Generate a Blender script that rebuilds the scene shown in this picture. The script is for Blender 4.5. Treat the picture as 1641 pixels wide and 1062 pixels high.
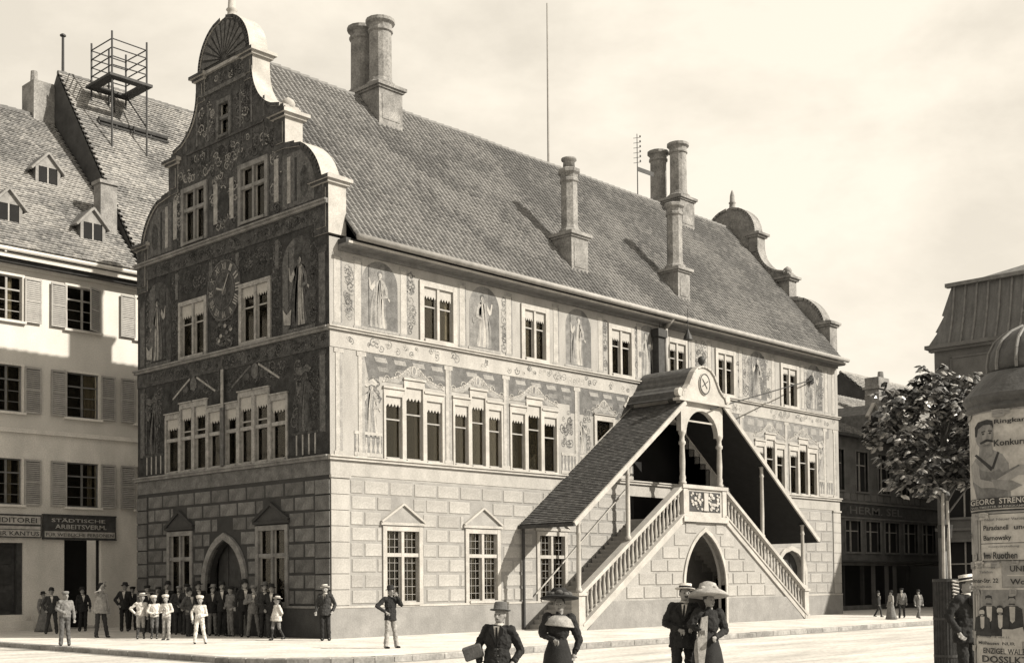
import bpy, bmesh, math, random
from mathutils import Vector, Matrix, noise
R = math.radians
random.seed(7)
for o in list(bpy.data.objects): bpy.data.objects.remove(o)
scn = bpy.context.scene
COL = scn.collection
PI = math.pi

# ------------------------------------------------------------------ camera (fitted to the photograph, 1641 x 1062)
F, PITCH, ROLL, YAW, CY = 1982.9967, 0.0321, -0.0099, 0.7596, 870.93
CAM = Vector((-23.7027, -30.1932, 1.6372))
FW = Vector((math.cos(YAW)*math.cos(PITCH), math.sin(YAW)*math.cos(PITCH), math.sin(PITCH)))
RT = Vector((math.sin(YAW), -math.cos(YAW), 0)); UP = RT.cross(FW)
R2 = RT*math.cos(ROLL)+UP*math.sin(ROLL); U2 = UP*math.cos(ROLL)-RT*math.sin(ROLL)
cd = bpy.data.cameras.new('camera'); cam = bpy.data.objects.new('camera', cd); COL.objects.link(cam)
cam.matrix_world = Matrix(((R2.x, U2.x, -FW.x, CAM.x), (R2.y, U2.y, -FW.y, CAM.y), (R2.z, U2.z, -FW.z, CAM.z), (0, 0, 0, 1)))
cd.sensor_width = 36; cd.lens = F/1641*36; cd.shift_y = (CY-531)/1641; cd.clip_end = 3000; cd.clip_start = .1
scn.camera = cam
def ray(x, y): return FW+R2*((x-820.5)/F)-U2*((y-CY)/F)
def on_ground(x, y, z=0.0):
    r = ray(x, y); return CAM+r*((z-CAM.z)/r.z)
def at_depth(x, d, z=0.0):          # a point under pixel column x at depth d, on height z
    p = CAM+ray(x, 930)*d; return Vector((p.x, p.y, z))

# ------------------------------------------------------------------ sky and sun
SUN = Vector((0.50, -1.0, 0.82)).normalized()
elev = math.asin(SUN.z)
w = bpy.data.worlds.new('World'); scn.world = w; w.use_nodes = True
nt = w.node_tree; nt.nodes.clear(); N = nt.nodes; LK = nt.links
out = N.new('ShaderNodeOutputWorld'); bg = N.new('ShaderNodeBackground'); bg.inputs[1].default_value = 0.084
sky = N.new('ShaderNodeTexSky'); sky.sky_type = 'NISHITA'; sky.sun_disc = False
sky.sun_elevation = elev; sky.sun_rotation = math.atan2(SUN.x, SUN.y); sky.dust_density = 3.0; sky.ozone_density = 1.0; sky.air_density = 1.0
bw = N.new('ShaderNodeRGBToBW'); LK.new(sky.outputs[0], bw.inputs[0])
tc = N.new('ShaderNodeTexCoord'); mp = N.new('ShaderNodeMapping'); mp.inputs['Scale'].default_value = (1.0, 1.0, 1.9)
LK.new(tc.outputs['Generated'], mp.inputs[0])
n1 = N.new('ShaderNodeTexNoise'); n1.inputs['Scale'].default_value = 4.2; n1.inputs['Detail'].default_value = 9; n1.inputs['Roughness'].default_value = .58; n1.inputs['Distortion'].default_value = .15
LK.new(mp.outputs[0], n1.inputs['Vector'])
cr = N.new('ShaderNodeMapRange'); cr.inputs[1].default_value = .40; cr.inputs[2].default_value = .62; cr.inputs[3].default_value = 0.0; cr.inputs[4].default_value = 1.0
LK.new(n1.outputs[0], cr.inputs[0])
# film-white haze: sky luminance pulled towards an even bright veil, clouds add brightness
ve = N.new('ShaderNodeMix'); ve.inputs[0].default_value = .70; ve.inputs[3].default_value = 7.6
LK.new(bw.outputs[0], ve.inputs[2])
ml = N.new('ShaderNodeMapRange'); ml.inputs[3].default_value = .89; ml.inputs[4].default_value = 1.12
LK.new(cr.outputs[0], ml.inputs[0])
mm = N.new('ShaderNodeMath'); mm.operation = 'MULTIPLY'; LK.new(ve.outputs[0], mm.inputs[0]); LK.new(ml.outputs[0], mm.inputs[1])
ti = N.new('ShaderNodeVectorMath'); ti.operation = 'SCALE'; ti.inputs[0].default_value = (1.0, .915, .775); LK.new(mm.outputs[0], ti.inputs['Scale'])
LK.new(ti.outputs[0], bg.inputs[0]); LK.new(bg.outputs[0], out.inputs[0])
sd = bpy.data.lights.new('sun', 'SUN'); sd.energy = 5.0; sd.angle = R(.5); sd.color = (1.0, .93, .815)
so = bpy.data.objects.new('sun', sd); COL.objects.link(so); so.rotation_euler = (-SUN).to_track_quat('-Z', 'Y').to_euler(); so.location = (0, -20, 40)
vs = scn.view_settings; vs.view_transform = 'Standard'; vs.look = 'None'; vs.exposure = 0.92; vs.gamma = 1; vs.use_curve_mapping = False
scn.render.engine = 'CYCLES'

# ------------------------------------------------------------------ materials
MATS = {}
def mat(name, g, var=.22, scale=2.5, rough=.88, bump=0.0, bscale=30, rand=0.0, stretch=None, spec=.25, fine=.10):
    if name in MATS: return MATS[name]
    m = bpy.data.materials.new(name); m.use_nodes = True; MATS[name] = m
    t = m.node_tree; n = t.nodes; l = t.links; b = n['Principled BSDF']
    b.inputs['Roughness'].default_value = rough; b.inputs['Specular IOR Level'].default_value = spec
    tc = n.new('ShaderNodeTexCoord'); src = tc.outputs['Object']
    if stretch:
        mpn = n.new('ShaderNodeMapping'); mpn.inputs['Scale'].default_value = stretch; l.new(src, mpn.inputs[0]); src = mpn.outputs[0]
    a = n.new('ShaderNodeTexNoise'); a.inputs['Scale'].default_value = scale; a.inputs['Detail'].default_value = 7; a.inputs['Roughness'].default_value = .62; l.new(src, a.inputs['Vector'])
    r1 = n.new('ShaderNodeMapRange'); r1.inputs[1].default_value = .3; r1.inputs[2].default_value = .7; r1.inputs[3].default_value = 1-var; r1.inputs[4].default_value = 1+var; l.new(a.outputs[0], r1.inputs[0])
    f = n.new('ShaderNodeTexNoise'); f.inputs['Scale'].default_value = bscale; f.inputs['Detail'].default_value = 4; l.new(tc.outputs['Object'], f.inputs['Vector'])
    r2 = n.new('ShaderNodeMapRange'); r2.inputs[1].default_value = .3; r2.inputs[2].default_value = .7; r2.inputs[3].default_value = 1-fine; r2.inputs[4].default_value = 1+fine; l.new(f.outputs[0], r2.inputs[0])
    mu = n.new('ShaderNodeMath'); mu.operation = 'MULTIPLY'; l.new(r1.outputs[0], mu.inputs[0]); l.new(r2.outputs[0], mu.inputs[1]); val = mu.outputs[0]
    if rand:
        oi = n.new('ShaderNodeObjectInfo'); r3 = n.new('ShaderNodeMapRange'); r3.inputs[3].default_value = 1-rand; r3.inputs[4].default_value = 1+rand; l.new(oi.outputs['Random'], r3.inputs[0])
        m2 = n.new('ShaderNodeMath'); m2.operation = 'MULTIPLY'; l.new(val, m2.inputs[0]); l.new(r3.outputs[0], m2.inputs[1]); val = m2.outputs[0]
    sc = n.new('ShaderNodeVectorMath'); sc.operation = 'SCALE'; tt = min(1, g/.3); sc.inputs[0].default_value = (g, g*(1-.038*tt), g*(1-.10*tt)); l.new(val, sc.inputs['Scale']); l.new(sc.outputs[0], b.inputs['Base Color'])
    if bump:
        bp = n.new('ShaderNodeBump'); bp.inputs['Strength'].default_value = bump; bp.inputs['Distance'].default_value = .02; l.new(f.outputs[0], bp.inputs['Height']); l.new(bp.outputs[0], b.inputs['Normal'])
    return m
def glass(name):
    m = bpy.data.materials.new(name); m.use_nodes = True; t = m.node_tree; n = t.nodes; l = t.links; n.clear()
    o = n.new('ShaderNodeOutputMaterial'); tr = n.new('ShaderNodeBsdfTransparent'); tr.inputs[0].default_value = (.72, .7, .64, 1)
    gl = n.new('ShaderNodeBsdfGlossy'); gl.inputs['Roughness'].default_value = .06; gl.inputs[0].default_value = (.8, .77, .7, 1)
    no = n.new('ShaderNodeTexNoise'); no.inputs['Scale'].default_value = 3.0; bp = n.new('ShaderNodeBump'); bp.inputs['Strength'].default_value = .12; l.new(no.outputs[0], bp.inputs['Height']); l.new(bp.outputs[0], gl.inputs['Normal'])
    fr = n.new('ShaderNodeFresnel'); fr.inputs[0].default_value = 1.35; mx = n.new('ShaderNodeMixShader'); l.new(fr.outputs[0], mx.inputs[0]); l.new(tr.outputs[0], mx.inputs[1]); l.new(gl.outputs[0], mx.inputs[2]); l.new(mx.outputs[0], o.inputs[0])
    return m
GLASS = glass('window_glass')
M = lambda n: MATS[n]
mat('ground', 0.4260, .26, .7, .95, .55, 11, fine=.18)
mat('road', 0.3800, .34, 1.0, .95, .6, 9, stretch=(.22, 1.1, 1), fine=.2)
mat('kerb', 0.2040, .3, 2, .9, .4, 14, rand=.2, fine=.2)
mat('plaster', 0.2266, .24, 1.1, .9, .15, 25, stretch=(1, 1, .4), fine=.14)
mat('plaster_band', 0.2544, .2, 1.2, .9, .1, 25, stretch=(1, 1, .5), fine=.12)
mat('joint', 0.1920, .22, 1.4, .9, .2, 25)
mat('block', 0.2352, .2, 1.7, .9, .35, 22, rand=.12, fine=.14)
mat('gable_block_shade', 0.0864, .4, 2.2, .9, .3, 22, rand=.22, fine=.25)  # facade stone darkened for the gable; its shade is in the colour
mat('gable_joint_shade', 0.0270, .25, 1.4, .9, .1, 25)  # joint colour lowered with the blocks, shade included
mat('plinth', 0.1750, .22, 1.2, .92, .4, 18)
mat('gable_plinth_shade', 0.0340, .3, 1.4, .92, .4, 18)  # same plinth stone with the gable's shade put into the tone
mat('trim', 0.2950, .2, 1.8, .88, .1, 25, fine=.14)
mat('gable_trim_shade', 0.1350, .4, 2.5, .85, .1, 25, fine=.25)  # trim stone toned down to carry the gable's shade
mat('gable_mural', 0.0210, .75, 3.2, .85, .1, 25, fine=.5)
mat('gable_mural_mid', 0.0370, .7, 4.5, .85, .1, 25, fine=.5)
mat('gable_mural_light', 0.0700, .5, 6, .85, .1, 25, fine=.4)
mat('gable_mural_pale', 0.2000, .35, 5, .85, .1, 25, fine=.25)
mat('mural_mid', 0.1337, .35, 3.5, .9, .1, 25, fine=.25)
mat('mural_dark', 0.0889, .35, 3.5, .9, .1, 25, fine=.25)
mat('mural_light', 0.1972, .25, 3.5, .9, .1, 25, fine=.2)
mat('mural_pale', 0.2650, .2, 3.5, .9, .1, 25, fine=.15)
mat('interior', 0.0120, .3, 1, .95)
mat('curtain', 0.2860, .15, 4, .95, .1, 20)
mat('valance', 0.2790, .10, 5, .9)
mat('wood_frame', 0.2310, .2, 5, .7)
mat('dark_wood', 0.0350, .4, 4, .7, .15, 30)
mat('tile_a', 0.1020, .3, 6, .9, .3, 40); mat('tile_b', 0.1220, .3, 6, .9, .3, 40); mat('tile_c', 0.0820, .3, 6, .9, .3, 40); mat('tile_d', 0.1390, .3, 6, .9, .3, 40)
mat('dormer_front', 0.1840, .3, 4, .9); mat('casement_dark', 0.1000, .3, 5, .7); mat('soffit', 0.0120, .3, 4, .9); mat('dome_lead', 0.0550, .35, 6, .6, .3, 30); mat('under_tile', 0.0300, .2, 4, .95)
mat('house_tile_a', 0.1630, .3, 5, .9, .3, 40); mat('house_tile_b', 0.2210, .3, 5, .9, .3, 40); mat('house_tile_c', 0.1100, .3, 5, .9, .3, 40)
mat('shingle', 0.0550, .35, 5, .8, .2, 40); mat('shingle_b', 0.0800, .35, 5, .8, .2, 40)
mat('chimney', 0.1750, .45, 1.6, .95, .5, 16, fine=.3)
mat('gutter', 0.2310, .2, 3, .6)
mat('lead', 0.1200, .3, 3, .6)
mat('iron', 0.0300, .3, 6, .6)
mat('house_plaster', 0.4250, .12, .8, .92, .12, 22, stretch=(1, 1, .5))
mat('house_lower', 0.4664, .2, .9, .92, .2, 22, stretch=(1, 1, .5), fine=.15)
mat('shutter', 0.2450, .18, 4, .8, rand=.12)
mat('firewall', 0.0450, .35, 1.2, .95, .3, 14)
mat('sign_dark', 0.0350, .4, 5, .8); mat('sign_pale', 0.2800, .3, 5, .8)
mat('zinc', 0.0950, .25, 1.3, .6, .1, 10, stretch=(1, 4, .6), rand=.15)
mat('mansard_wall', 0.1050, .25, 1.2, .9, .2, 18)
mat('street_wall', 0.0850, .35, 1.2, .92, .2, 18)
mat('street_dark', 0.0300, .4, 2, .9)
mat('paper', 0.2990, .28, 4, .95); mat('paper_b', 0.2040, .2, 4, .95); mat('paper_c', 0.2000, .25, 4, .95); mat('ink', 0.0300, .4, 8, .95); mat('ink_mid', 0.1100, .4, 8, .95); mat('ink_soft', 0.1500, .3, 8, .95)
mat('bark', 0.0900, .35, 6, .95, .5, 40, stretch=(3, 3, .6)); mat('stake', 0.2580, .25, 5, .9)
mat('leaf_a', 0.0500, .3, 8, .36, spec=.7); mat('leaf_b', 0.2025, .3, 8, .30, spec=.9); mat('leaf_c', 0.0220, .3, 8, .55, spec=.4)
mat('skin', 0.1840, .12, 10, .6); mat('hair', 0.0300, .3, 20, .8); mat('hair_grey', 0.2000, .3, 20, .8)
for nm, g in (('cloth_black', .014), ('cloth_dark', .028), ('cloth_grey', .12), ('cloth_mid', .065), ('cloth_light', .22), ('cloth_white', .42), ('straw', .36), ('leather', .014)):
    mat(nm, g, .35, 9, .92, .3, 60, fine=.2)

# ------------------------------------------------------------------ mesh helpers
ID = lambda u, w, v: (u, w, v)
FAC = lambda u, w, v: (u, -w, v)            # long facade: u = x, w = outwards (-y)
GAB = lambda u, w, v: (-w, u, v)            # gable: u = y, w = outwards (-x)
class MB:
    def __init__(s, T=ID): s.v = []; s.f = []; s.m = []; s.T = T
    def add(s, vs, fs, m=0):
        k = len(s.v); s.v += [s.T(*p) for p in vs]
        for f in fs: s.f.append([k+i for i in f]); s.m.append(m)
        return s
    def box(s, a0, a1, b0, b1, c0, c1, m=0):
        return s.add([(a, b, c) for c in (c0, c1) for b in (b0, b1) for a in (a0, a1)],
                     [(0, 1, 3, 2), (4, 6, 7, 5), (0, 4, 5, 1), (2, 3, 7, 6), (0, 2, 6, 4), (1, 5, 7, 3)], m)
    def poly(s, pts, w, m=0): return s.add([(p[0], w, p[1]) for p in pts], [list(range(len(pts)))], m)
    def prism(s, pts, w0, w1, m=0):
        n = len(pts)
        return s.add([(p[0], w0, p[1]) for p in pts]+[(p[0], w1, p[1]) for p in pts],
                     [list(range(n)), list(range(2*n-1, n-1, -1))]+[(i, (i+1) % n, n+(i+1) % n, n+i) for i in range(n)], m)
    def band(s, pts, th, w0, w1, m=0):      # a strip of thickness th that follows a polyline
        for (a, b) in zip(pts[:-1], pts[1:]):
            dx, dz = b[0]-a[0], b[1]-a[1]; L = math.hypot(dx, dz) or 1; nx, nz = -dz/L*th/2, dx/L*th/2
            e = .15*th; ax, az = a[0]-dx/L*e, a[1]-dz/L*e; bx, bz = b[0]+dx/L*e, b[1]+dz/L*e
            s.prism([(ax-nx, az-nz), (bx-nx, bz-nz), (bx+nx, bz+nz), (ax+nx, az+nz)], w0, w1, m)
        return s
    def tube(s, p, q, r0, r1=None, n=8, m=0):
        r1 = r0 if r1 is None else r1; p = Vector(p); q = Vector(q); d = (q-p).normalized()
        a = d.orthogonal().normalized(); b = d.cross(a); vs = []
        for c, r in ((p, r0), (q, r1)):
            for i in range(n):
                t = 2*PI*i/n; vs.append(tuple(c+a*(r*math.cos(t))+b*(r*math.sin(t))))
        return s.add(vs, [(i, (i+1) % n, n+(i+1) % n, n+i) for i in range(n)]+[list(range(n-1, -1, -1)), list(range(n, 2*n))], m)
    def lathe(s, c, prof, n=12, m=0, sx=1, sy=1):
        vs = []; k = len(prof)
        for (r, z) in prof:
            for i in range(n):
                t = 2*PI*(i+.5)/n; vs.append((c[0]+r*sx*math.cos(t), c[1]+r*sy*math.sin(t), c[2]+z))
        fs = [(j*n+i, j*n+(i+1) % n, (j+1)*n+(i+1) % n, (j+1)*n+i) for j in range(k-1) for i in range(n)]
        return s.add(vs, fs+[list(range(n-1, -1, -1)), list(range((k-1)*n, k*n))], m)
    def ell(s, c, r, n=12, k=8, m=0):
        return s.lathe(c, [(max(1e-3, math.sin(PI*j/k))*r[0], -math.cos(PI*j/k)*r[2]) for j in range(k+1)], n, m, 1, r[1]/r[0])
    def cap(s, p, q, r0, r1, n=10, m=0):      # tapered capsule
        s.tube(p, q, r0, r1, n, m); s.ell(p, (r0*.99,)*3, n, 6, m); return s.ell(q, (r1*.99,)*3, n, 6, m)
    def mesh(s, name, mats):
        me = bpy.data.meshes.new(name); me.from_pydata(s.v, [], s.f)
        for x in (mats if isinstance(mats, (list, tuple)) else [mats]): me.materials.append(MATS[x] if isinstance(x, str) else x)
        if any(s.m): me.polygons.foreach_set('material_index', s.m)
        b = bmesh.new(); b.from_mesh(me); bmesh.ops.recalc_face_normals(b, faces=b.faces); b.to_mesh(me); b.free(); return me
    def build(s, name, mats, parent=None, smooth=False, bevel=0):
        o = bpy.data.objects.new(name, s.mesh(name, mats)); COL.objects.link(o)
        if parent: o.parent = parent
        if smooth:
            for p in o.data.polygons: p.use_smooth = True
        if bevel:
            bv = o.modifiers.new('b', 'BEVEL'); bv.width = bevel; bv.segments = 1; bv.limit_method = 'ANGLE'
        return o
def tag(o, label, cat, group=None):
    o['label'] = label; o['category'] = cat
    if group: o['group'] = group
    return o
def struct(o): o['kind'] = 'structure'; return o
def stuff(o): o['kind'] = 'stuff'; return o
def thing(name, label, cat, loc=(0, 0, 0), group=None):
    o = bpy.data.objects.new(name, None); COL.objects.link(o); o.location = loc; o.empty_display_size = .2
    return tag(o, label, cat, group)
def inst(name, me, parent, loc=(0, 0, 0), rz=0, sc=None):
    o = bpy.data.objects.new(name, me); COL.objects.link(o); o.parent = parent; o.location = loc; o.rotation_euler = (0, 0, rz)
    if sc: o.scale = sc
    return o
def text_flat(s, size, bold=0.0, extrude=0.0):
    c = bpy.data.curves.new('txt', 'FONT'); c.body = s; c.size = size; c.align_x = 'LEFT'; c.resolution_u = 2; c.offset = bold; c.extrude = extrude; c.fill_mode = 'FRONT'
    o = bpy.data.objects.new('txt', c); COL.objects.link(o)
    me = bpy.data.meshes.new_from_object(o.evaluated_get(bpy.context.evaluated_depsgraph_get()))
    vs = [(v.co.x, v.co.y) for v in me.vertices]; fs = [tuple(p.vertices) for p in me.polygons]
    bpy.data.objects.remove(o); bpy.data.curves.remove(c); bpy.data.meshes.remove(me)
    return vs, fs
def lettering(s, width, height, place, mats, parent, name='lettering', bold=0.01):
    vs, fs = text_flat(s, 1.0, bold)
    x0 = min(v[0] for v in vs); x1 = max(v[0] for v in vs); y0 = min(v[1] for v in vs); y1 = max(v[1] for v in vs)
    me = bpy.data.meshes.new(name)
    me.from_pydata([place((v[0]-x0)/(x1-x0)*width, (v[1]-y0)/(y1-y0)*height) for v in vs], [], fs); me.materials.append(MATS[mats])
    o = bpy.data.objects.new(name, me); COL.objects.link(o); o.parent = parent; return o
def wall_holes(mb, u0, u1, v0, v1, holes, depth, m=0):
    us = sorted({u0, u1, *[min(max(h[i], u0), u1) for h in holes for i in (0, 1)]}); vs_ = sorted({v0, v1, *[min(max(h[i], v0), v1) for h in holes for i in (2, 3)]})
    for a, b in zip(us[:-1], us[1:]):
        for c, d in zip(vs_[:-1], vs_[1:]):
            um, vm = (a+b)/2, (c+d)/2
            if any(h[0] < um < h[1] and h[2] < vm < h[3] for h in holes): continue
            mb.add([(a, 0, c), (b, 0, c), (b, 0, d), (a, 0, d)], [(0, 1, 2, 3)], m)
    for h in holes:
        a, b, c, d = h[:4]
        mb.add([(a, 0, c), (b, 0, c), (b, 0, d), (a, 0, d), (a, -depth, c), (b, -depth, c), (b, -depth, d), (a, -depth, d)], [(0, 1, 5, 4), (1, 2, 6, 5), (2, 3, 7, 6), (3, 0, 4, 7)], m)
def arch_pts(c, hw, spring, apex, n=9):       # pointed arch, left foot -> apex -> right foot
    h = apex-spring; r = (hw*hw+h*h)/(2*hw); out = []
    for i in range(n+1):
        z = h*i/n; x = math.sqrt(max(0, r*r-z*z))-(r-hw); out.append((x, spring+z))
    return [(c-x, z) for x, z in out]+[(c+x, z) for x, z in reversed(out[:-1])]
def tiles(mb, O, S, width, length, tw, tl, mats=4, bulge=.035, th=.03, jit=.008, skip=None):
    # barrel / flat roof tiles on the plane O + u*X + t*S ; S unit slope vector (0, cy, sz)
    O = Vector(O); S = Vector(S).normalized(); X = Vector((1, 0, 0)); Nn = X.cross(S)
    if Nn.z < 0: Nn = -Nn
    rows = int(length/tl); cols = int(width/tw)
    for r in range(rows):
        off = (.5*tw if (r % 2 and bulge < .03) else 0); lift = random.uniform(-1, 1)*jit*.4
        for c in range(cols):
            u0 = c*tw+off+random.uniform(-1, 1)*.006; u1 = u0+tw*(.97 if bulge < .03 else .80); t0 = r*tl+random.uniform(-1, 1)*.008; t1 = t0+tl*1.12
            if u1 > width+.02: continue
            if skip and skip(u0, u1, t0, t1): continue
            wx, wt = O.x+u0, O.z+t0; sag = .030*noise.noise((wx*.28, wt*.33, 1.7))+.012*noise.noise((wx*1.1, wt*1.1, 5.1))
            j = random.uniform(-1, 1)*jit+lift+sag; lo = th+.030+j; hi = .02+sag
            mi_ = max(0, min(mats-1, int((noise.noise((wx*.45, wt*.5, 3.3))*.9+.5+random.uniform(-.38, .38))*mats)))
            um = (u0+u1)/2
            b = bulge
            P = lambda u, t, h: tuple(O+X*u+S*t+Nn*h)
            vs = [P(u0, t0, lo), P(u0*.72+u1*.28, t0, lo+b), P(u0*.28+u1*.72, t0, lo+b), P(u1, t0, lo), P(u0, t1, hi), P(u0*.72+u1*.28, t1, hi+b), P(u0*.28+u1*.72, t1, hi+b), P(u1, t1, hi), P(u0, t0, -.01), P(u1, t0, -.01)]
            mb.add(vs, [(0, 1, 5, 4), (1, 2, 6, 5), (2, 3, 7, 6), (8, 9, 3, 2, 1, 0), (0, 4, 8), (3, 9, 7)], mi_)

# ------------------------------------------------------------------ ground
RZ = -.13
g = MB(); g.add([(-400, -400, RZ), (500, -400, RZ), (500, 500, RZ), (-400, 500, RZ)], [(0, 1, 2, 3)])
struct(g.build('ground', 'road'))
KX, KY, KR = -7.6, -8.6, 3.2
edge = [(70, KY)]+[(KX+KR-KR*math.sin(t), KY+KR-KR*math.cos(t)) for t in [PI/2*i/10 for i in range(11)]]+[(-7.0, 7.6), (-8.2, 16.0), (-9, 60), (70, 60)]
pv = MB(lambda u, w, v: (u, v, w)); pv.prism(edge, RZ-.2, 0); struct(pv.build('pavement', 'ground'))
kroot = None
def kerb_piece(a, b, gap=.012):
    dx, dy = b[0]-a[0], b[1]-a[1]; Lk = math.hypot(dx, dy); ux, uy = dx/Lk, dy/Lk; nx, ny = uy, -ux
    if nx*(-1)+ny*(-1) < 0: nx, ny = -nx, -ny
    a = (a[0]+ux*gap, a[1]+uy*gap); b = (b[0]-ux*gap, b[1]-uy*gap); q = [(a[0]+nx*.02, a[1]+ny*.02), (b[0]+nx*.02, b[1]+ny*.02), (b[0]-nx*.24, b[1]-ny*.24), (a[0]-nx*.24, a[1]-ny*.24)]
    zt = .010+random.uniform(-.004, .006); c = .018; qi = [(q[0][0]-nx*c+ux*c, q[0][1]-ny*c+uy*c), (q[1][0]-nx*c-ux*c, q[1][1]-ny*c-uy*c), (q[2][0]-ux*c, q[2][1]-uy*c), (q[3][0]+ux*c, q[3][1]+uy*c)]
    k = MB(); k.add([(x, y, RZ-.1) for x, y in q]+[(x, y, zt-c) for x, y in q]+[(x, y, zt) for x, y in qi], [(8, 9, 10, 11), (4, 5, 9, 8), (5, 6, 10, 9), (6, 7, 11, 10), (7, 4, 8, 11), (0, 1, 5, 4), (1, 2, 6, 5), (2, 3, 7, 6), (3, 0, 4, 7)]); return k
kb = MB()
for a, b in zip(edge[:-3], edge[1:-2]):
    dx, dy = b[0]-a[0], b[1]-a[1]; Lk = math.hypot(dx, dy); ux, uy = dx/Lk, dy/Lk; nx, ny = uy, -ux
    if nx*(-1)+ny*(-1) < 0: nx, ny = -nx, -ny
    kb.add([(a[0]+nx*.005, a[1]+ny*.005, RZ), (b[0]+nx*.005, b[1]+ny*.005, RZ), (b[0]+nx*.005, b[1]+ny*.005, -.012), (a[0]+nx*.005, a[1]+ny*.005, -.012)], [(0, 1, 2, 3)])
kroot = struct(kb.build('kerb', 'kerb'))
for a, b in zip(edge[:-3], edge[1:-2]):
    Lk = math.hypot(b[0]-a[0], b[1]-a[1]); n = max(1, round(Lk/1.05))
    for i in range(n):
        p = (a[0]+(b[0]-a[0])*i/n, a[1]+(b[1]-a[1])*i/n); q = (a[0]+(b[0]-a[0])*(i+1)/n, a[1]+(b[1]-a[1])*(i+1)/n)
        if math.hypot(p[0]-CAM.x, p[1]-CAM.y) < 60: kerb_piece(p, q).build('kerb_stone', 'kerb', kroot)
gt = MB()
for a, b in zip(edge[:-3], edge[1:-2]):
    dx, dy = b[0]-a[0], b[1]-a[1]; L = math.hypot(dx, dy); nx, ny = dy/L, -dx/L
    if nx*(-1)+ny*(-1) < 0: nx, ny = -nx, -ny
    gt.add([(a[0]+nx*.02, a[1]+ny*.02, RZ+.005), (b[0]+nx*.02, b[1]+ny*.02, RZ+.005), (b[0]+nx*.24, b[1]+ny*.24, RZ+.005), (a[0]+nx*.24, a[1]+ny*.24, RZ+.005)], [(0, 1, 2, 3)])
struct(gt.build('gutter', 'kerb'))

# ------------------------------------------------------------------ town hall
L, W, YC = 31.54, 11.45, 5.725
Z1, Z2, Z3 = 5.61, 9.60, 13.56
hall = thing('town_hall', 'painted Renaissance town hall with scrolled gables, clock and a steep tiled roof', 'building')

# ---- windows
MESH = {}
def window(T, u0, u1, v0, v1, parent, trim='trim', b=.15, cross=None, center=True, valance=.3, curtain=None, grid=False, proud=.06, name='window', header=0.0):
    """stone surround u0..u1 x v0..v1 with lights, glass, scalloped blind, curtains; returns the hole in the wall"""
    f = MB(T); i0, i1, j0, j1 = u0+b, u1-b, v0+b*.55, v1-b
    f.box(u0, i0, -.24, proud, v0, v1); f.box(i1, u1, -.24, proud, v0, v1); f.box(i0, i1, -.24, proud-.006, j1, v1); f.box(i0, i1, -.24, proud+.05, v0, j0)
    if header:
        f.box(u0, u1, -.02, proud-.01, v1, v1+header*.7); f.box(u0-.03, u1+.03, -.02, proud+.035, v1+header*.7, v1+header)
    fr = f.build(name, trim, parent)
    um = (i0+i1)/2
    m = MB(T)
    if center: m.box(um-.055, um+.055, -.094, proud-.03, j0, j1)
    if cross: m.box(i0, i1, -.094, proud-.035, v0+cross-.06, v0+cross+.06)
    if center or cross: m.build('mullion', trim, fr)
    m = MB(T); m.box(i0, i1, -.105, -.098, j0, j1); m.build('pane', [GLASS], fr)
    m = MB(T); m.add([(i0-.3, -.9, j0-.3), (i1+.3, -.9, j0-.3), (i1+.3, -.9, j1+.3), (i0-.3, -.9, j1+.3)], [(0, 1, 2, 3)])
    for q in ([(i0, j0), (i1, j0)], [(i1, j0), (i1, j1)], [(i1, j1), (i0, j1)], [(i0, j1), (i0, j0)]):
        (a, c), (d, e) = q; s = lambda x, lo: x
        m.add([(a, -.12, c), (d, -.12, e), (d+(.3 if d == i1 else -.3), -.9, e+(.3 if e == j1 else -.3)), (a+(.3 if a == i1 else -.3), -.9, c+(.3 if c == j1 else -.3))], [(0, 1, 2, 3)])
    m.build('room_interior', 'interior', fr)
    # casement bars
    m = MB(T); lights = [(i0, um-.055), (um+.055, i1)] if center else [(i0, i1)]
    for a, c in lights:
        m.box(a, a+.045, -.096, -.05, j0, j1); m.box(c-.045, c, -.096, -.05, j0, j1); m.box(a+.045, c-.045, -.096, -.052, j0, j0+.05)
        if not grid: m.box(a+.045, c-.045, -.096, -.052, j0+(j1-j0)*.62, j0+(j1-j0)*.62+.045)
        else:
            k = 3
            for q in range(1, k): x = a+(c-a)*q/k; m.box(x-.006, x+.006, -.096, -.075, j0, j1)
            n = 9
            for q in range(1, n): z = j0+(j1-j0)*q/n; m.box(a+.045, c-.045, -.096, -.077, z-.006, z+.006)
    m.build('casement', 'wood_frame', fr)
    if valance:
        valance *= random.uniform(.75, 1.25); m = MB(T)
        for a, c in lights:
            k = 5; st = (c-a)/k; pts = [(a+.004, j1-.004)]
            for q in range(k): pts += [(a+.004+st*q*.998, j1-valance+.07), (a+st*(q+.5), j1-valance-.04)]
            pts += [(c-.004, j1-valance+.07), (c-.004, j1-.004)]
            m.prism(pts, -.045, -.02)
        m.build('valance', 'valance', fr)
    if curtain:
        for ci, (a, c) in enumerate(lights):
            for side in (0, 1):
                if curtain[(ci*2+side) % len(curtain)] <= 0: continue
                wd = (c-a)*curtain[(ci*2+side) % len(curtain)]; m = MB(T); k = 8
                x0 = a+.02 if side == 0 else c-.02-wd
                top = j1-.05; vv = []; low = j0+.05+random.random()*.1
                for q in range(k+1):
                    t = q/k; pinch = .75
                    for z, sc in ((top, 1), (j0+(j1-j0)*.45, pinch), (low, .9)):
                        xx = (x0+t*wd*sc) if side == 0 else (x0+wd-(1-t)*wd*sc)
                        vv.append((xx, -.19+.03*math.sin(q*2.4), z))
                m.add(vv, [(3*q+r, 3*q+3+r, 3*q+4+r, 3*q+1+r) for q in range(k) for r in (0, 1)])
                m.build('curtain', 'curtain', fr, True)
    return (i0-.02, i1+.02, j0-.02, j1+.02)

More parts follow.
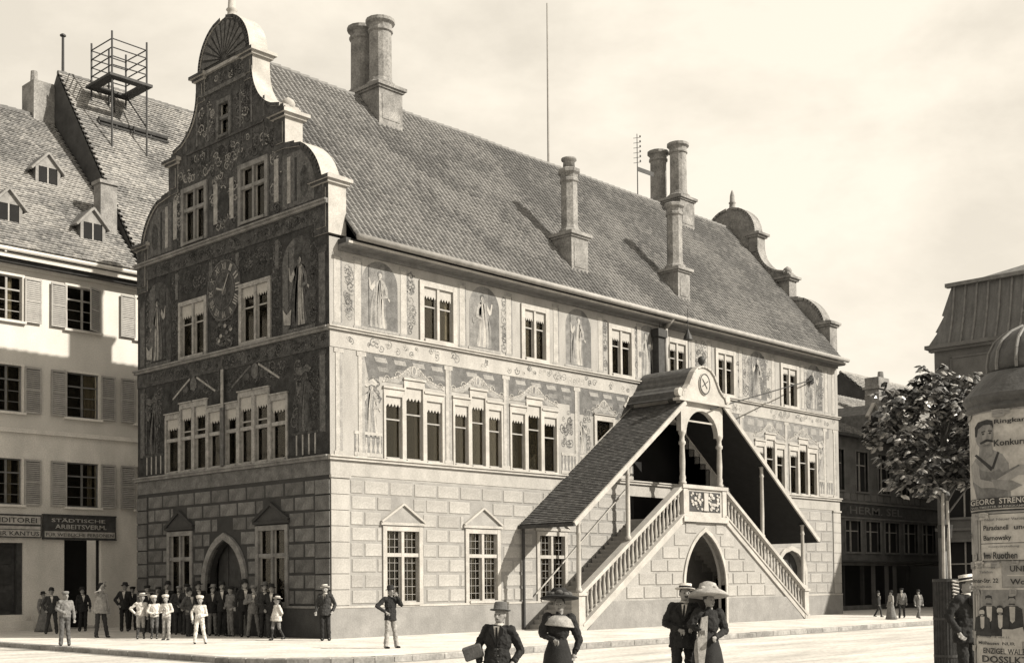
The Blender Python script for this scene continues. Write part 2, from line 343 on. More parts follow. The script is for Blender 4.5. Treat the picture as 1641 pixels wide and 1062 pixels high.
def pediment(T, u0, u1, v0, v1, parent, m0='trim', m1='plaster', h=.1):
    f = MB(T); uc = (u0+u1)/2
    f.prism([(u0, v0), (u1, v0), (uc, v1)], .0, .05, 1)
    f.band([(u0-.05, v0+.02), (uc, v1+.02)], h, .0, .12, 0); f.band([(uc, v1+.021), (u1+.05, v0+.021)], h, .0, .122, 0); f.box(u0-.08, u1+.08, 0, .1, v0-.09, v0, 0)
    f.build('pediment', [m0, m1], parent)

# ---- facade openings
fh = []
facade = None
fw_list = []
wroot = hall
cur = [(.34, .0, .0, .30), (.30, 0, .28, 0), (.25, .0, .34, .28), (0, .3, .3, 0), (.3, .2, 0, .3), (.25, 0, 0, .2)]
TOPW = [(3.73, 5.44), (8.65, 10.15), (13.62, 15.23), (17.40, 18.90), (20.92, 22.48), (26.20, 27.80)]
for k, (a, b) in enumerate(TOPW):
    fh.append(window(FAC, a, b, 9.68, 11.72, hall, b=.19, curtain=cur[k], valance=.36, header=.0))
MID = [(2.15, 3.02, 0), (3.02, 3.93, 1), (3.93, 4.80, 0), (5.22, 6.03, 0), (6.03, 6.86, 1), (6.86, 7.66, 0), (8.02, 8.88, 0), (8.88, 9.74, 1), (9.74, 10.60, 0)]
MID += [(23.95, 24.80, 0), (24.80, 25.68, 1), (25.68, 26.50, 0), (26.85, 27.70, 0), (27.70, 28.58, 1), (28.58, 29.42, 0)]
for k, (a, b, t) in enumerate(MID):
    fh.append(window(FAC, a, b, 5.66, 7.80+.36*t, hall, b=.085, center=False, valance=.34, curtain=[(.3, 0), (.22, 0), (0, .0), (.35, 0)][k % 4], header=.22, proud=.045))
fh.append(window(FAC, 12.69, 13.95, 5.66, 8.0, hall, b=.14, center=False, cross=1.25, valance=0, curtain=(.3, 0), header=.12))
GW = [(2.07, 3.78), (5.75, 7.46), (9.36, 11.05), (20.5, 22.2)]
for a, b in GW:
    fh.append(window(FAC, a, b, .98, 3.53, hall, b=.16, cross=1.62, valance=0, grid=True, curtain=(.40, .0, .35, 0) if a < 4 else None))
    pediment(FAC, a-.02, b+.02, 3.64, 4.22, hall, 'trim', 'joint', .065)
# upper landing door and the arched side door
def door_leaf(T, u0, u1, v0, v1, w, parent, name='door', m='dark_wood'):
    d = MB(T); d.box(u0, u1, w-.06, w, v0, v1); o = d.build(name, m, parent)
    h = MB(T); k = max(2, int((u1-u0)/.7)); st = (u1-u0)/k
    for q in range(k):
        for (c, e) in ((.08, .42), (.5, .92)):
            h.box(u0+st*q+.09, u0+st*(q+1)-.09, w, w+.025, v0+(v1-v0)*c, v0+(v1-v0)*e)
    h.build('panel', m, o)
    h = MB(T); h.box(u0+(u1-u0)*.47-.02, u0+(u1-u0)*.47+.02, w+.02, w+.09, v0+(v1-v0)*.44, v0+(v1-v0)*.49); h.build('door_handle', 'iron', o)
    return o
fh.append((14.85, 18.9, 4.12, 8.2)); fh += [(18.9, 19.3, 4.12, 7.2), (19.3, 19.7, 4.12, 6.92), (19.7, 20.1, 4.12, 6.64), (20.1, 20.4, 4.12, 6.42)]; door_leaf(FAC, 15.3, 17.3, 4.15, 7.2, -1.7, hall)  # openings enlarged in steps so the shaded wall under the canopy reads black
m = MB(FAC); m.add([(14.2, -1.8, 4.1), (22.0, -1.8, 4.1), (22.0, -1.8, 8.4), (14.2, -1.8, 8.4), (14.85, -.4, 4.12), (20.4, -.4, 4.12), (20.4, -.4, 8.2), (14.85, -.4, 8.2)], [(0, 1, 2, 3), (0, 1, 5, 4), (1, 2, 6, 5), (2, 3, 7, 6), (3, 0, 4, 7)]); m.build('shade_recess', 'interior', hall)  # added dark recess; its black stands for shade behind the stair arch
fh.append((25.7, 28.0, 0, 3.2)); door_leaf(FAC, 25.7, 28.0, 0, 3.2, -.35, hall)
def arch_fill(T, c, hw, spring, apex, top, parent, wallm, trim, tw=.16, foot=0.0, w1=.0, depth=.3):
    m = MB(T); ap = arch_pts(c, hw, spring, apex); n = len(ap)//2
    m.prism(ap[:n+1]+[(c, top), (c-hw, top)], -depth, w1-.003); m.prism(ap[n:]+[(c+hw, top), (c, top)], -depth, w1-.004); m.build('arch_spandrel', wallm, parent)
    m = MB(T); op = [(c-hw, foot)]+ap+[(c+hw, foot)]; outer = [(c+(x-c)*(1+tw/hw), z+(tw if abs(x-c) < .01 else tw*(z-spring)/(apex-spring) if z > spring else 0)) for x, z in op]
    for i in range(len(op)-1): m.prism([op[i], op[i+1], outer[i+1], outer[i]], -.1, .10)
    m.build('door_surround', trim, parent)
arch_fill(FAC, 26.85, 1.15, 1.9, 3.05, 3.2, hall, 'plaster', 'trim', .22)

# ---- facade wall
fwm = MB(FAC)
wall_holes(fwm, 0, L, .0, 12.45, fh, .42)
fwm.add([(L, 0, 0), (L, -W, 0), (L, -W, 12.45), (L, 0, 12.45)], [(0, 1, 2, 3)]); fwm.add([(0, -W, 0), (L, -W, 0), (L, -W, 12.45), (0, -W, 12.45)], [(0, 1, 2, 3)])
facade = fwm.build('wall', 'plaster', hall); facade['label'] = 'sunlit painted long wall with stepped windows'
jb = MB(FAC)
wall_holes(jb, .0, L, 1.0, 5.0, [h for h in fh if h[2] < 5], .05); 
for i in range(len(jb.v)): jb.v[i] = (jb.v[i][0], jb.v[i][1]-.006, jb.v[i][2])
jb.build('joint_bed', 'joint', facade)
BM = {}
def blocks(T, key, u0, u1, rows, v0, v1, holes, parent, m, hide=None, wid=1.05, gap=.085, proud=.018):
    h = (v1-v0)/rows; n = 0
    for r in range(rows):
        a = u0-(wid/2 if r % 2 else 0); z0, z1 = v0+h*r+gap/2, v0+h*(r+1)-gap/2
        while a < u1:
            segs = [(max(a+gap/2, u0), min(a+wid-gap/2, u1))]
            for (p, q, c, d) in holes:
                if c < z1-.03 and d > z0+.03:
                    ns = []
                    for s, e in segs:
                        if q <= s or p >= e: ns.append((s, e)); continue
                        if p-s > .12: ns.append((s, p))
                        if e-q > .12: ns.append((q, e))
                    segs = ns
            for s, e in segs:
                if e-s < .12 or (hide and hide((s+e)/2, (z0+z1)/2)): continue
                k = (key, round(e-s, 2), round(z1-z0, 2))
                if k not in BM:
                    o0 = Vector(T(0, 0, 0)); q = MB(lambda u, w, v: tuple(Vector(T(u, w, v))-o0)); ww, hh = (e-s)/2, (z1-z0)/2; c = .018
                    q.add([(-ww, 0, -hh), (ww, 0, -hh), (ww, 0, hh), (-ww, 0, hh), (-ww+c, proud, -hh+c), (ww-c, proud, -hh+c), (ww-c, proud, hh-c), (-ww+c, proud, hh-c)], [(4, 5, 6, 7), (0, 1, 5, 4), (1, 2, 6, 5), (2, 3, 7, 6), (3, 0, 4, 7)])
                    BM[k] = q.mesh('stone_block', m)
                inst('stone_block', BM[k], parent, T((s+e)/2, .008+random.uniform(-.004, .004), (z0+z1)/2)); n += 1
            a += wid
    return n
bh = [(a-.03, b+.03, .9, 3.64) for a, b in GW]+[(a+(b-a)*i/8-.06, a+(b-a)*(8-i)/8+.06, 3.5, 3.68+.62*(i+1)/4.6) for a, b in GW for i in range(0, 4)]+[(14.75, 20.5, 4.1, 8.3), (25.4, 28.3, 0, 3.4)]
hid = lambda u, z: 9.3 < u < 23.4 and z < min((u-8.9)*.66, (23.9-u)*.66)-.35
nb = blocks(FAC, 'f', .78, L-.78, 8, 1.02, 4.96, bh, facade, 'block', hid)
for a, b in ((0, .72), (L-.72, L)):
    t = MB(FAC); t.box(a-.03, b+.03, 0, .09, 4.96, 5.04); t.box(a, b, 0, .012, 1.0, 4.97); cp_ = t.build('corner_pilaster', 'plaster_band', hall)
    for r in range(8): t = MB(FAC); t.box(a, b, .0, .05, 1.02+.4925*r, 1.02+.4925*(r+1)-.02); t.build('quoin_stone', 'plaster_band', cp_)
def plinth_rects(lo, hi, cut): 
    xs = [lo]; 
    for c in cut: xs += [c[0], c[1]]
    xs.append(hi); return [(xs[i], xs[i+1]) for i in range(0, len(xs), 2)]
for a, b in plinth_rects(-.06, L+.05, [(25.6, 28.1)]): t = MB(FAC); t.box(a, b, 0, .06, -.3, .93); t.box(a, b, 0, .075, .93, 1.0, 1); t.build('plinth', ['plinth', 'trim'], hall)
t = MB(FAC)
t.box(-.08, L+.05, 0, .10, Z1-.09, Z1+.0); t.box(-.1, L+.07, 0, .15, Z1, Z1+.05)
t.box(-.08, L+.05, 0, .10, Z2-.04, Z2+.03); t.box(-.1, L+.07, 0, .15, Z2+.03, Z2+.075)
t.box(0, L, 0, .018, 5.05, Z1-.10, 1); t.box(0, L, 0, .02, 9.02, Z2-.05, 1)
t.build('string_course', ['trim', 'plaster_band'], hall)
t = MB(FAC)
t.box(.35, L-.1, -.1, .12, 12.05, 12.16, 1); t.box(.35, L-.1, -.2, .50, 12.16, 12.24, 1); t.box(.35, L-.05, -.2, .40, 12.24, 12.40, 2); 
t.box(.35, L-.05, .50, .54, 12.20, 12.28, 0)
t.build('eave_cornice', ['trim', 'lead', 'dark_wood'], hall)  # board colours darkened to deepen the shadow band under the eave
t = MB()
t.tube((.62, -.66, 12.42), (L-.1, -.66, 12.38), .105, n=10); t.build('gutter', 'gutter', hall, True)

# ---- painted figures and ornaments (flat paint, a few mm thick)
def ellipse(c, rx, rz, n=16, a0=0, a1=2*PI): return [(c[0]+rx*math.cos(a0+(a1-a0)*i/n), c[1]+rz*math.sin(a0+(a1-a0)*i/n)) for i in range(n if a1-a0 > 6.2 else n+1)]
def figure(mb, c, z0, h, tones, flip=1, seed=0, staff=True, banner=False, w=.010):
    """draped painted figure built of many fold strips; tones = (dark, mid, light, pale) material indices"""
    rnd = random.Random(seed); d, mi, li, pa = tones; X = lambda x, z: (c+flip*x*h, z0+z*h); P = lambda pts, m, k: mb.poly([X(*p) for p in pts], w+.0025*k, m)
    sway = rnd.uniform(.025, .05); cx = lambda z: sway*math.sin(z*4.2+.4)
    prof = [(0, .185), (.08, .19), (.2, .17), (.33, .155), (.45, .145), (.55, .125), (.62, .115), (.7, .135), (.77, .13), (.82, .06)]
    N = 15; cut = [[0]]+[[i/N+rnd.uniform(-.02, .02)] for i in range(1, N)]+[[1]]
    for q in range(N+1):
        f = cut[q][0]
        for j in range(1, len(prof)): f = min(1, max(0, f+(rnd.uniform(-.03, .03) if 0 < q < N else 0))); cut[q].append(f)
    for q in range(N):
        l = [(cx(z)+hw*(2*cut[q][j]-1)*(1+.06*math.sin(z*17+q)), z) for j, (z, hw) in enumerate(prof)]; r = [(cx(z)+hw*(2*cut[q+1][j]-1)*(1+.06*math.sin(z*17+q+1)), z) for j, (z, hw) in enumerate(prof)]
        t = q/N; base = 2.6-2.2*abs(t-.3)*1.4+rnd.uniform(-1.0, 1.0); tn = (d, mi, li, pa)[max(0, min(3, int(round(base))))]
        P(l+r[::-1], tn, 0)
    P([(-.11, .79), (-.18, .68), (-.20, .53), (-.05, .49), (-.04, .525), (-.14, .57), (-.115, .68), (-.05, .77)], li, 2.2)
    P([(.10, .78), (.17, .69), (.205, .82), (.235, .81), (.20, .63), (.15, .60), (.08, .70)], pa, 2.2)
    P([(-.19, .50), (-.20, .53), (-.24, .50), (-.23, .46)], pa, 2.4)
    hx = cx(.88); P([(hx-.028, .80), (hx+.03, .80), (hx+.026, .86), (hx-.022, .86)], li, 2.6)
    P(ellipse((hx, .89), .041, .058, 12), pa, 2.8); P(ellipse((hx+.014, .885), .024, .048, 10), li, 3.0)
    P([(hx-.045, .87), (hx-.05, .93), (hx-.02, .962), (hx+.03, .955), (hx+.052, .92), (hx+.048, .86), (hx+.032, .90), (hx+.01, .925), (hx-.025, .915)], d, 3.2)
    P([(-.2, 0), (.22, 0), (.24, -.03), (-.22, -.03)], d, .5)
    if staff: P([(.212, .03), (.225, .03), (.225, 1.03), (.212, 1.03)], d if not banner else pa, 3.4)
    else: P(ellipse((-.24, .47), .05, .065, 10), mi, 3.4)
    if banner:
        P([(.215, 1.03), (.05, 1.0), (-.06, 1.06), (-.17, .98), (-.12, .92), (-.02, .95), (.08, .89), (.215, .93)], pa, 3.6); P([(.1, .985), (-.03, 1.02), (-.1, .98), (.02, .96)], li, 3.8)
def arabesque(mb, u0, u1, v0, v1, n, tones, seed, w=.006, size=.2):
    rnd = random.Random(seed)
    for q in range(n):
        x, z = rnd.uniform(u0+size*.6, u1-size*.6), rnd.uniform(v0+size*.6, v1-size*.6); r = size*rnd.uniform(.5, 1.0); a0 = rnd.uniform(0, 6.28); s = rnd.choice((-1, 1)); tn = rnd.choice(tones)
        sp = [(x+r*(1-k/15)*math.cos(a0+s*k*.6), z+r*(1-k/15)*math.sin(a0+s*k*.6)) for k in range(14)]
        sp = [p for p in sp if u0 < p[0] < u1 and v0 < p[1] < v1]
        if len(sp) < 4: continue
        mb.band(sp, .022+.02*rnd.random(), 0, w+.0007*(q % 9), tn)
        for k in range(3): a = a0+k*1.3; mb.poly(ellipse((x+r*.8*math.cos(a), z+r*.8*math.sin(a)), r*.22, r*.12, 7), w+.0007*(q % 9)+.001, tn)
def niche(mb, c, z0, z1, hw, ti, tb, w=.004):
    sp = z1-hw; pts = [(c-hw, z0), (c+hw, z0)]+ellipse((c, sp), hw, hw, 12, 0, PI); mb.poly(pts, w, ti)
    mb.poly([(c+hw*.35, z0), (c+hw, z0)]+ellipse((c, sp), hw, hw, 8, 0, PI*.42), w+.002, tb)
def scrolls(mb, c, z, half, h, tone, tone2, w=.008, seed=0):
    rnd = random.Random(seed)
    for s in (-1, 1):
        n = 12; pts = [(c+s*half*i/n, z+h*(1-i/n)**1.2*(1+.12*math.sin(i*.75))) for i in range(n+1)]
        mb.poly([(c, z)]+pts, w, tone)
        mb.band(pts, .05, 0, w+.006, tone2)
        for q, (fx, fz, r) in enumerate(((.86, .16, .13), (.50, .42, .15), (.2, .62, .12))):
            sp = [(c+s*(half*fx+r*h*2*(1-k/14)*math.cos(k*.62)*.8), z+h*fz+r*h*1.6*(1-k/14)*math.sin(k*.62)) for k in range(13)]
            mb.band(sp, .028, 0, w+.008+.0012*q, tone2)
        mb.poly([(c+s*half*.05, z), (c+s*half*.55, z), (c+s*half*.3, z+h*.3)], w+.003, 1)
    mb.poly(ellipse((c, z+h*.78), h*.2, h*.3, 12), w+.010, tone2); mb.poly(ellipse((c, z+h*.78), h*.11, h*.19, 12), w+.012, 1)
    mb.poly([(c-h*.3, z+h*.5), (c, z+h*.42), (c+h*.3, z+h*.5), (c+h*.12, z+h*.62), (c-h*.12, z+h*.62)], w+.011, tone)
FM = ['mural_dark', 'mural_mid', 'mural_light', 'mural_pale']
# top floor niches with figures
for k, c in enumerate((2.05, 6.80, 11.85, 16.15, 24.3, 29.3)):
    m = MB(FAC); niche(m, c, 9.80, 12.0, .74, 1, 0); m.box(c-.8, c+.8, 0, .02, 9.72, 9.82, 2); figure(m, c-.05, 9.86, 1.92, (0, 1, 2, 3), 1 if k % 2 else -1, k+3, k % 2 == 0); m.build('painted_figure', FM, facade)
for x in (.30, 1.12, 3.05, 5.72, 8.02, 10.55, 13.15, 15.6, 19.3, 20.5, 22.9, 25.6, 28.2, 30.4, 31.1):
    m = MB(FAC); m.box(x-.13, x+.13, 0, .012, 9.80, 11.85, 3); m.box(x-.18, x+.18, 0, .016, 11.85, 11.97, 2); m.box(x-.17, x+.17, 0, .016, 9.70, 9.80, 2); m.poly([(x+.13, 9.8), (x+.19, 9.8), (x+.19, 11.85), (x+.13, 11.85)], .006, 1); m.build('painted_pilaster', FM, facade)
# middle floor: painted coffered ceiling, columns, scroll pediments, figure with banner, balustrade
m = MB(FAC); m.poly([(1.35, 9.0), (15.2, 9.0), (15.2, 8.0), (11.3, 8.0), (11.3, 8.3), (2.0, 8.3), (1.75, 7.4)], .004, 0)
for r, (za, zb, wd, tn) in enumerate(((8.76, 8.96, .55, 2), (8.46, 8.66, .5, 1))):
    x = 1.7+.12*r
    while x < 14.9:
        if min(abs(x+.25-q) for q in (5.03, 7.83, 11.71)) > .38: m.poly([(x+.05, zb), (x+wd, zb), (x+wd+.10, za), (x+.15, za)], .008, tn); m.poly([(x+.05, zb), (x+wd, zb), (x+wd, zb-.05), (x+.05, zb-.05)], .009, 0)
        x += .82
m.build('painted_ceiling', FM, facade)
m = MB(FAC); m.poly([(19.5, 9.0), (30.6, 9.0), (30.6, 8.55), (29.6, 8.3), (23.2, 8.3), (19.5, 8.6)], .004, 1); 
for q in range(9): m.poly([(23.4+q*.78, 8.62), (23.95+q*.78, 8.62), (23.9+q*.78, 8.9), (23.45+q*.78, 8.9)], .008, 2)
m.build('painted_ceiling', FM, facade)
for x in (.35, 1.25, 5.03, 7.84, 11.71, 22.9, 26.67, 30.2, 31.15):
    m = MB(FAC); m.box(x-.13, x+.13, 0, .022, 5.72, 8.86, 3); m.box(x-.19, x+.19, 0, .026, 8.86, 9.0, 3); m.box(x-.19, x+.19, 0, .026, 5.66, 5.80, 3); m.poly([(x+.02, 5.8), (x+.13, 5.8), (x+.13, 8.86), (x+.02, 8.86)], .024, 2); m.build('painted_column', FM, facade)
for k, c in enumerate((3.48, 6.44, 9.31, 25.24, 28.14)):
    m = MB(FAC); scrolls(m, c, 8.16, 1.35, .62, 2, 3, .012, k); m.build('painted_scroll', FM, facade)
m = MB(FAC); scrolls(m, 13.32, 8.16, .75, .5, 2, 3, .012, 9); m.build('painted_scroll', FM, facade)
m = MB(FAC); figure(m, 1.62, 6.35, 1.75, (0, 1, 2, 3), -1, 21, True, True, .012); m.build('painted_figure', FM, facade)
m = MB(FAC); figure(m, 12.0, 6.5, 1.3, (1, 2, 2, 3), 1, 23, False, False, .012); m.build('painted_figure', FM, facade)
m = MB(FAC); figure(m, 30.0, 6.3, 1.9, (1, 2, 2, 3), -1, 27, True, True, .012); m.build('painted_figure', FM, facade)
for a, b in ((.95, 2.1), (10.8, 12.55), (14.1, 15.1), (29.6, 30.9)):
    m = MB(FAC); m.box(a, b, 0, .020, 6.38, 6.48, 3); m.box(a, b, 0, .020, 5.70, 5.82, 3); x = a+.08; m.poly([(a, 5.82), (b, 5.82), (b, 6.38), (a, 6.38)], .007, 1)
    while x < b-.1: m.poly([(x, 5.82), (x+.05, 5.82), (x+.085, 6.0), (x+.04, 6.2), (x+.06, 6.38), (x-.01, 6.38), (x+.01, 6.2), (x-.035, 6.0)], .012, 3); x += .19
    m.build('painted_balustrade', FM, facade)

for k, (a, b, c, d) in enumerate(((1.5, 2.1, 7.4, 8.3), (10.75, 11.5, 6.55, 8.2), (11.95, 12.6, 6.55, 8.4), (14.05, 14.8, 6.6, 8.3), (19.6, 22.7, 6.9, 8.9), (29.5, 30.1, 6.6, 8.4), (.55, 1.0, 9.8, 11.9), (3.2, 3.6, 9.8, 11.9), (7.65, 7.95, 9.8, 11.9), (13.3, 13.6, 9.8, 11.9), (15.3, 15.6, 9.8, 11.9), (22.6, 25.5, 9.85, 11.9), (28.3, 30.2, 9.85, 11.9), (19.0, 20.4, 9.85, 11.9))):
    m = MB(FAC); arabesque(m, a, b, c, d, int(14*(b-a)*(d-c))+6, (1, 1, 2, 0), 60+k, .005, .2); stuff(m.build('painted_ornament', FM, facade))
m = MB(FAC); arabesque(m, .3, L-.3, 9.08, 9.5, 120, (2, 3, 1), 90, .021, .16); stuff(m.build('painted_ornament', FM, facade))
# ---- gable walls
def gprof(z):
    if z < 15.80: 
        return 3.46+1.97*math.sqrt(max(0, 1-((z-13.9)/1.97)**2)) if z > 13.9 else 5.43
    if z < 17.15: return 3.5
    if z < 18.99: return min(3.4, 3.4-1.75*math.sqrt(max(0, 1-((19.0-z)/1.75)**2)))
    if z < 19.62: return 1.65
    return 1.52*math.sqrt(max(0, 1-((z-19.62)/1.52)**2))
def gable(T, x0, x1, parent, holes, walls, coping, name='gable'):
    zs = sorted({Z3, 15.80, 15.801, 17.15, 17.151, 18.99, 19.619, 19.62, 21.139, *[Z3+(21.139-Z3)*i/150 for i in range(151)], *[h[i] for h in holes for i in (2, 3)]})
    m = MB(T)
    for a, b in zip(zs[:-1], zs[1:]):
        ta, tb = gprof(a+1e-5), gprof(b-1e-5); zm = (a+b)/2
        cuts = sorted([h for h in holes if h[2] < zm < h[3]])
        for w in (x0, x1):
            if w == x0 and cuts:
                xs = [None]
                for h in cuts: xs += [h[0], h[1]]
                xs.append(None)
                for i in range(0, len(xs), 2):
                    l0 = (YC-ta, YC-tb) if xs[i] is None else (xs[i], xs[i]); r0 = (YC+ta, YC+tb) if xs[i+1] is None else (xs[i+1], xs[i+1])
                    m.add([(l0[0], w, a), (r0[0], w, a), (r0[1], w, b), (l0[1], w, b)], [(0, 1, 2, 3)])
            else: m.add([(YC-ta, w, a), (YC+ta, w, a), (YC+tb, w, b), (YC-tb, w, b)], [(0, 1, 2, 3)])
        for s in (-1, 1): m.add([(YC+s*ta, x0, a), (YC+s*ta, x1, a), (YC+s*tb, x1, b), (YC+s*tb, x0, b)], [(0, 1, 2, 3)], 1)
    for h in holes:
        a, b, c, d = h; dd = x0-.3
        m.add([(a, x0, c), (b, x0, c), (b, x0, d), (a, x0, d), (a, dd, c), (b, dd, c), (b, dd, d), (a, dd, d)], [(0, 1, 5, 4), (1, 2, 6, 5), (2, 3, 7, 6), (3, 0, 4, 7)])
    g = m.build(name, [walls, coping], parent)
    lo, hi = min(x0, x1)-.07, max(x0, x1)+.05
    for s in (-1, 1):
        f = lambda z: (YC+s*gprof(z), z); CB = lambda: c.build('coping', coping, g)
        c = MB(T); c.band([f(14.0+1.80*i/14) for i in range(15)], .13, lo, hi); c.band([(YC+s*3.46, 15.86), (YC+s*4.0, 15.80)], .12, lo+.01, hi-.01); CB()
        c = MB(T); c.band([f(17.26+1.7*i/14) for i in range(15)], .11, lo, hi); CB()
        c = MB(T); c.band([f(19.66+1.47*i/14) for i in range(15)], .12, lo, hi); CB()
    for s in (-1, 1):
        for (t0, t1, za, zb, ov) in ((5.02, 5.74, 12.55, 14.12, .17), (2.92, 3.52, 15.75, 16.78, .2), (1.20, 1.72, 18.6, 19.36, .2)):
            p = MB(T); u0, u1 = sorted((YC+s*t0, YC+s*t1)); p.box(u0, u1, lo+.02, hi-.02, za, zb); p.box(u0+.12, u1-.12, hi-.02, hi+.012, za+.2, zb-.14)
            p.box(u0-ov*.5, u1+ov*.5, lo-ov*.4, hi+ov*.4, zb, zb+.1); p.box(u0-ov, u1+ov, lo-ov*.8, hi+ov*.8, zb+.1, zb+.21); p.box(u0-ov*.3, u1+ov*.3, lo-ov*.1, hi+ov*.1, zb+.21, zb+.28)
            uc = (u0+u1)/2; p.lathe_T = None
            o = p.build('gable_pier', coping, g)
            k = MB(); q = T(uc, (lo+hi)/2, zb+.28); k.lathe(q, [(.2, 0), (.13, .05), (.2, .16), (.24, .28), (.18, .4), (.06, .48), (.01, .52)] if za > 15 and za < 17 else [(.24, 0), (.2, .08), (.1, .16), (.01, .2)], 12); k.build('finial', coping, o, True)
    k = MB(); q = T(YC, (lo+hi)/2, 21.12); k.lathe(q, [(.3, 0), (.26, .1), (.17, .16), (.15, .34), (.2, .4), (.14, .47), (.12, .8), (.06, 1.0), (.01, 1.1)], 12); k.build('finial', coping, g, True)
    if coping == 'trim':
        for o in [q for q in g.children]+[q for q in hall.children if q is g]:
            if o.name.startswith(('gable_pier', 'coping')):
                o.data.materials.append(MATS['gable_mural_mid'])
                for f in o.data.polygons:
                    if f.normal.x < -.6: f.material_index = 1  # outer faces of piers and copings take the darker gable tone
    return g
gh = []
for a, b in ((6.74, 8.40), (3.15, 4.85)): gh.append(window(GAB, a, b, 13.72, 15.78, hall, 'gable_trim_shade', b=.17, cross=1.25, valance=0, curtain=(0, 0, .3, 0) if a < 5 else None))
gh.append(window(GAB, 5.25, 6.15, 17.0, 18.35, hall, 'gable_mural_light', b=.16, center=False, cross=.7, valance=0))
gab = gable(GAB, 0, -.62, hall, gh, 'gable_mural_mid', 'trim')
gable(lambda u, w, v: (L+w, u, v), 0, -.62, hall, [], 'chimney', 'chimney')
lh = []
for a, b in ((6.78, 8.58), (3.02, 4.82)): lh.append(window(GAB, a, b, 9.68, 11.74, hall, 'gable_mural_pale', b=.15, valance=.38, curtain=(.25, 0, .3, 0)))
GL = [(2.14, 3.12, 7.72), (3.12, 4.02, 8.02), (4.02, 4.90, 8.02), (4.90, 5.72, 7.72), (5.72, 6.76, 7.72), (6.76, 7.66, 8.02), (7.66, 8.53, 8.02), (8.53, 9.5, 7.72)]
for k, (a, b, v) in enumerate(GL): lh.append(window(GAB, a, b, 5.68, v, hall, 'gable_mural_pale', b=.09, center=False, valance=.36, cross=1.2, curtain=(.25, 0) if k % 3 == 0 else None, header=.14, proud=.05))
GG = [(2.13, 3.91), (7.70, 9.36)]
for a, b in GG: lh.append(window(GAB, a, b, .98, 3.60, hall, 'gable_trim_shade', b=.16, cross=1.65, valance=0, curtain=None)); pediment(GAB, a-.02, b+.02, 3.74, 4.28, hall, 'gable_joint_shade', 'gable_plinth_shade')
lh.append((4.62, 6.82, 0, 3.25)); door_leaf(GAB, 4.62, 6.82, 0, 3.25, -.45, hall)
arch_fill(GAB, 5.72, 1.10, 1.75, 3.22, 3.25, hall, 'gable_joint_shade', 'gable_trim_shade', .24)
gwm = MB(GAB); wall_holes(gwm, 0, W, 0, Z3, lh, .4)
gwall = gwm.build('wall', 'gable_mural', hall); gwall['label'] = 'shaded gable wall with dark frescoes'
m = MB(GAB); wall_holes(m, .0, W, 1.0, 5.05, [h for h in lh if h[2] < 4], .05)
for i in range(len(m.v)): m.v[i] = (m.v[i][0]-.006, m.v[i][1], m.v[i][2])
m.build('joint_bed', 'gable_joint_shade', gwall)
gbh = [(a-.03, b+.03, .9, 3.72) for a, b in GG]+[(a+(b-a)*i/8-.05, a+(b-a)*(8-i)/8+.05, 3.6, 3.78+.6*(i+1)/4.6) for a, b in GG for i in range(4)]
apx = arch_pts(5.72, 1.38, 1.75, 3.52)
for i in range(9): gbh.append((apx[i][0], 2*5.72-apx[i][0], apx[i][1]-.01, apx[i+1][1]+.05))
gbh.append((5.72-1.38, 5.72+1.38, 0, 1.8))
nb += blocks(GAB, 'g', .78, W-.78, 8, 1.02, 4.96, gbh, gwall, 'gable_block_shade')
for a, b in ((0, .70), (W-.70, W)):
    t = MB(GAB); t.box(a, b, 0, .012, 1.0, 5.0); cp_ = t.build('corner_pilaster', 'gable_joint_shade', hall)
    for r in range(8): t = MB(GAB); t.box(a, b, .0, .05, 1.02+.4925*r, 1.02+.4925*(r+1)-.05); t.build('quoin_stone', 'gable_block_shade', cp_)
for a, b in plinth_rects(-.0, W, [(4.4, 7.04)]): t = MB(GAB); t.box(a, b, 0, .06, -.3, .93); t.box(a, b, 0, .085, .93, 1.0, 1); t.build('plinth', ['gable_plinth_shade', 'gable_trim_shade'], hall)
t = MB(GAB)
for z in (Z1, Z2, Z3): t.box(-.0, W+.1, 0, .12, z-.09, z); t.box(-.0, W+.12, 0, .17, z, z+.06)
t.build('string_course', 'gable_trim_shade', hall)
t = MB(GAB); t.box(0, W, 0, .02, 5.05, Z1-.1, 0); t.box(0, W, 0, .025, 9.0, Z2-.1, 1); t.box(0, W, 0, .025, 12.95, Z3-.1, 1)
t.build('painted_frieze', ['gable_block_shade', 'gable_mural_mid'], gwall)
GM = ['gable_mural', 'gable_mural_mid', 'gable_mural_light', 'gable_mural_pale']
for k, c in enumerate((1.55, 10.0)):
    m = MB(GAB); niche(m, c, 9.8, 12.75, .86, 1, 2); figure(m, c, 9.9, 2.35, (0, 1, 2, 3), -1 if k else 1, 31+k, True, False, .012); m.box(c-.85, c+.85, 0, .02, 9.72, 9.82, 2); m.poly([(c+.4, 9.95), (c+.75, 10.0), (c+.8, 10.5), (c+.6, 10.3), (c+.35, 10.45)], .04, 3); m.build('painted_figure', GM, gwall)
for k, c in enumerate((1.25, 10.35)):
    m = MB(GAB); figure(m, c, 6.5, 2.0, (0, 1, 1, 2), 1, 41+k, True, True, .012); m.build('painted_figure', GM, gwall)
    m = MB(GAB); 
    for q in range(4): m.box(c-.55+q*.32, c-.48+q*.32, 0, .012, 5.75, 6.4, 3); 
    m.box(c-.7, c+.7, 0, .016, 6.4, 6.48, 1); m.build('painted_balustrade', GM, gwall)
PP = lambda m: m.build('painted_pilaster', GM, gwall)
for x in (.35, 11.1): m = MB(GAB); m.box(x-.16, x+.16, 0, .014, 9.8, 12.0, 2); m.box(x-.24, x+.24, 0, .02, 12.0, 12.2, 1); m.box(x-.22, x+.22, 0, .02, 9.68, 9.8, 1); PP(m)
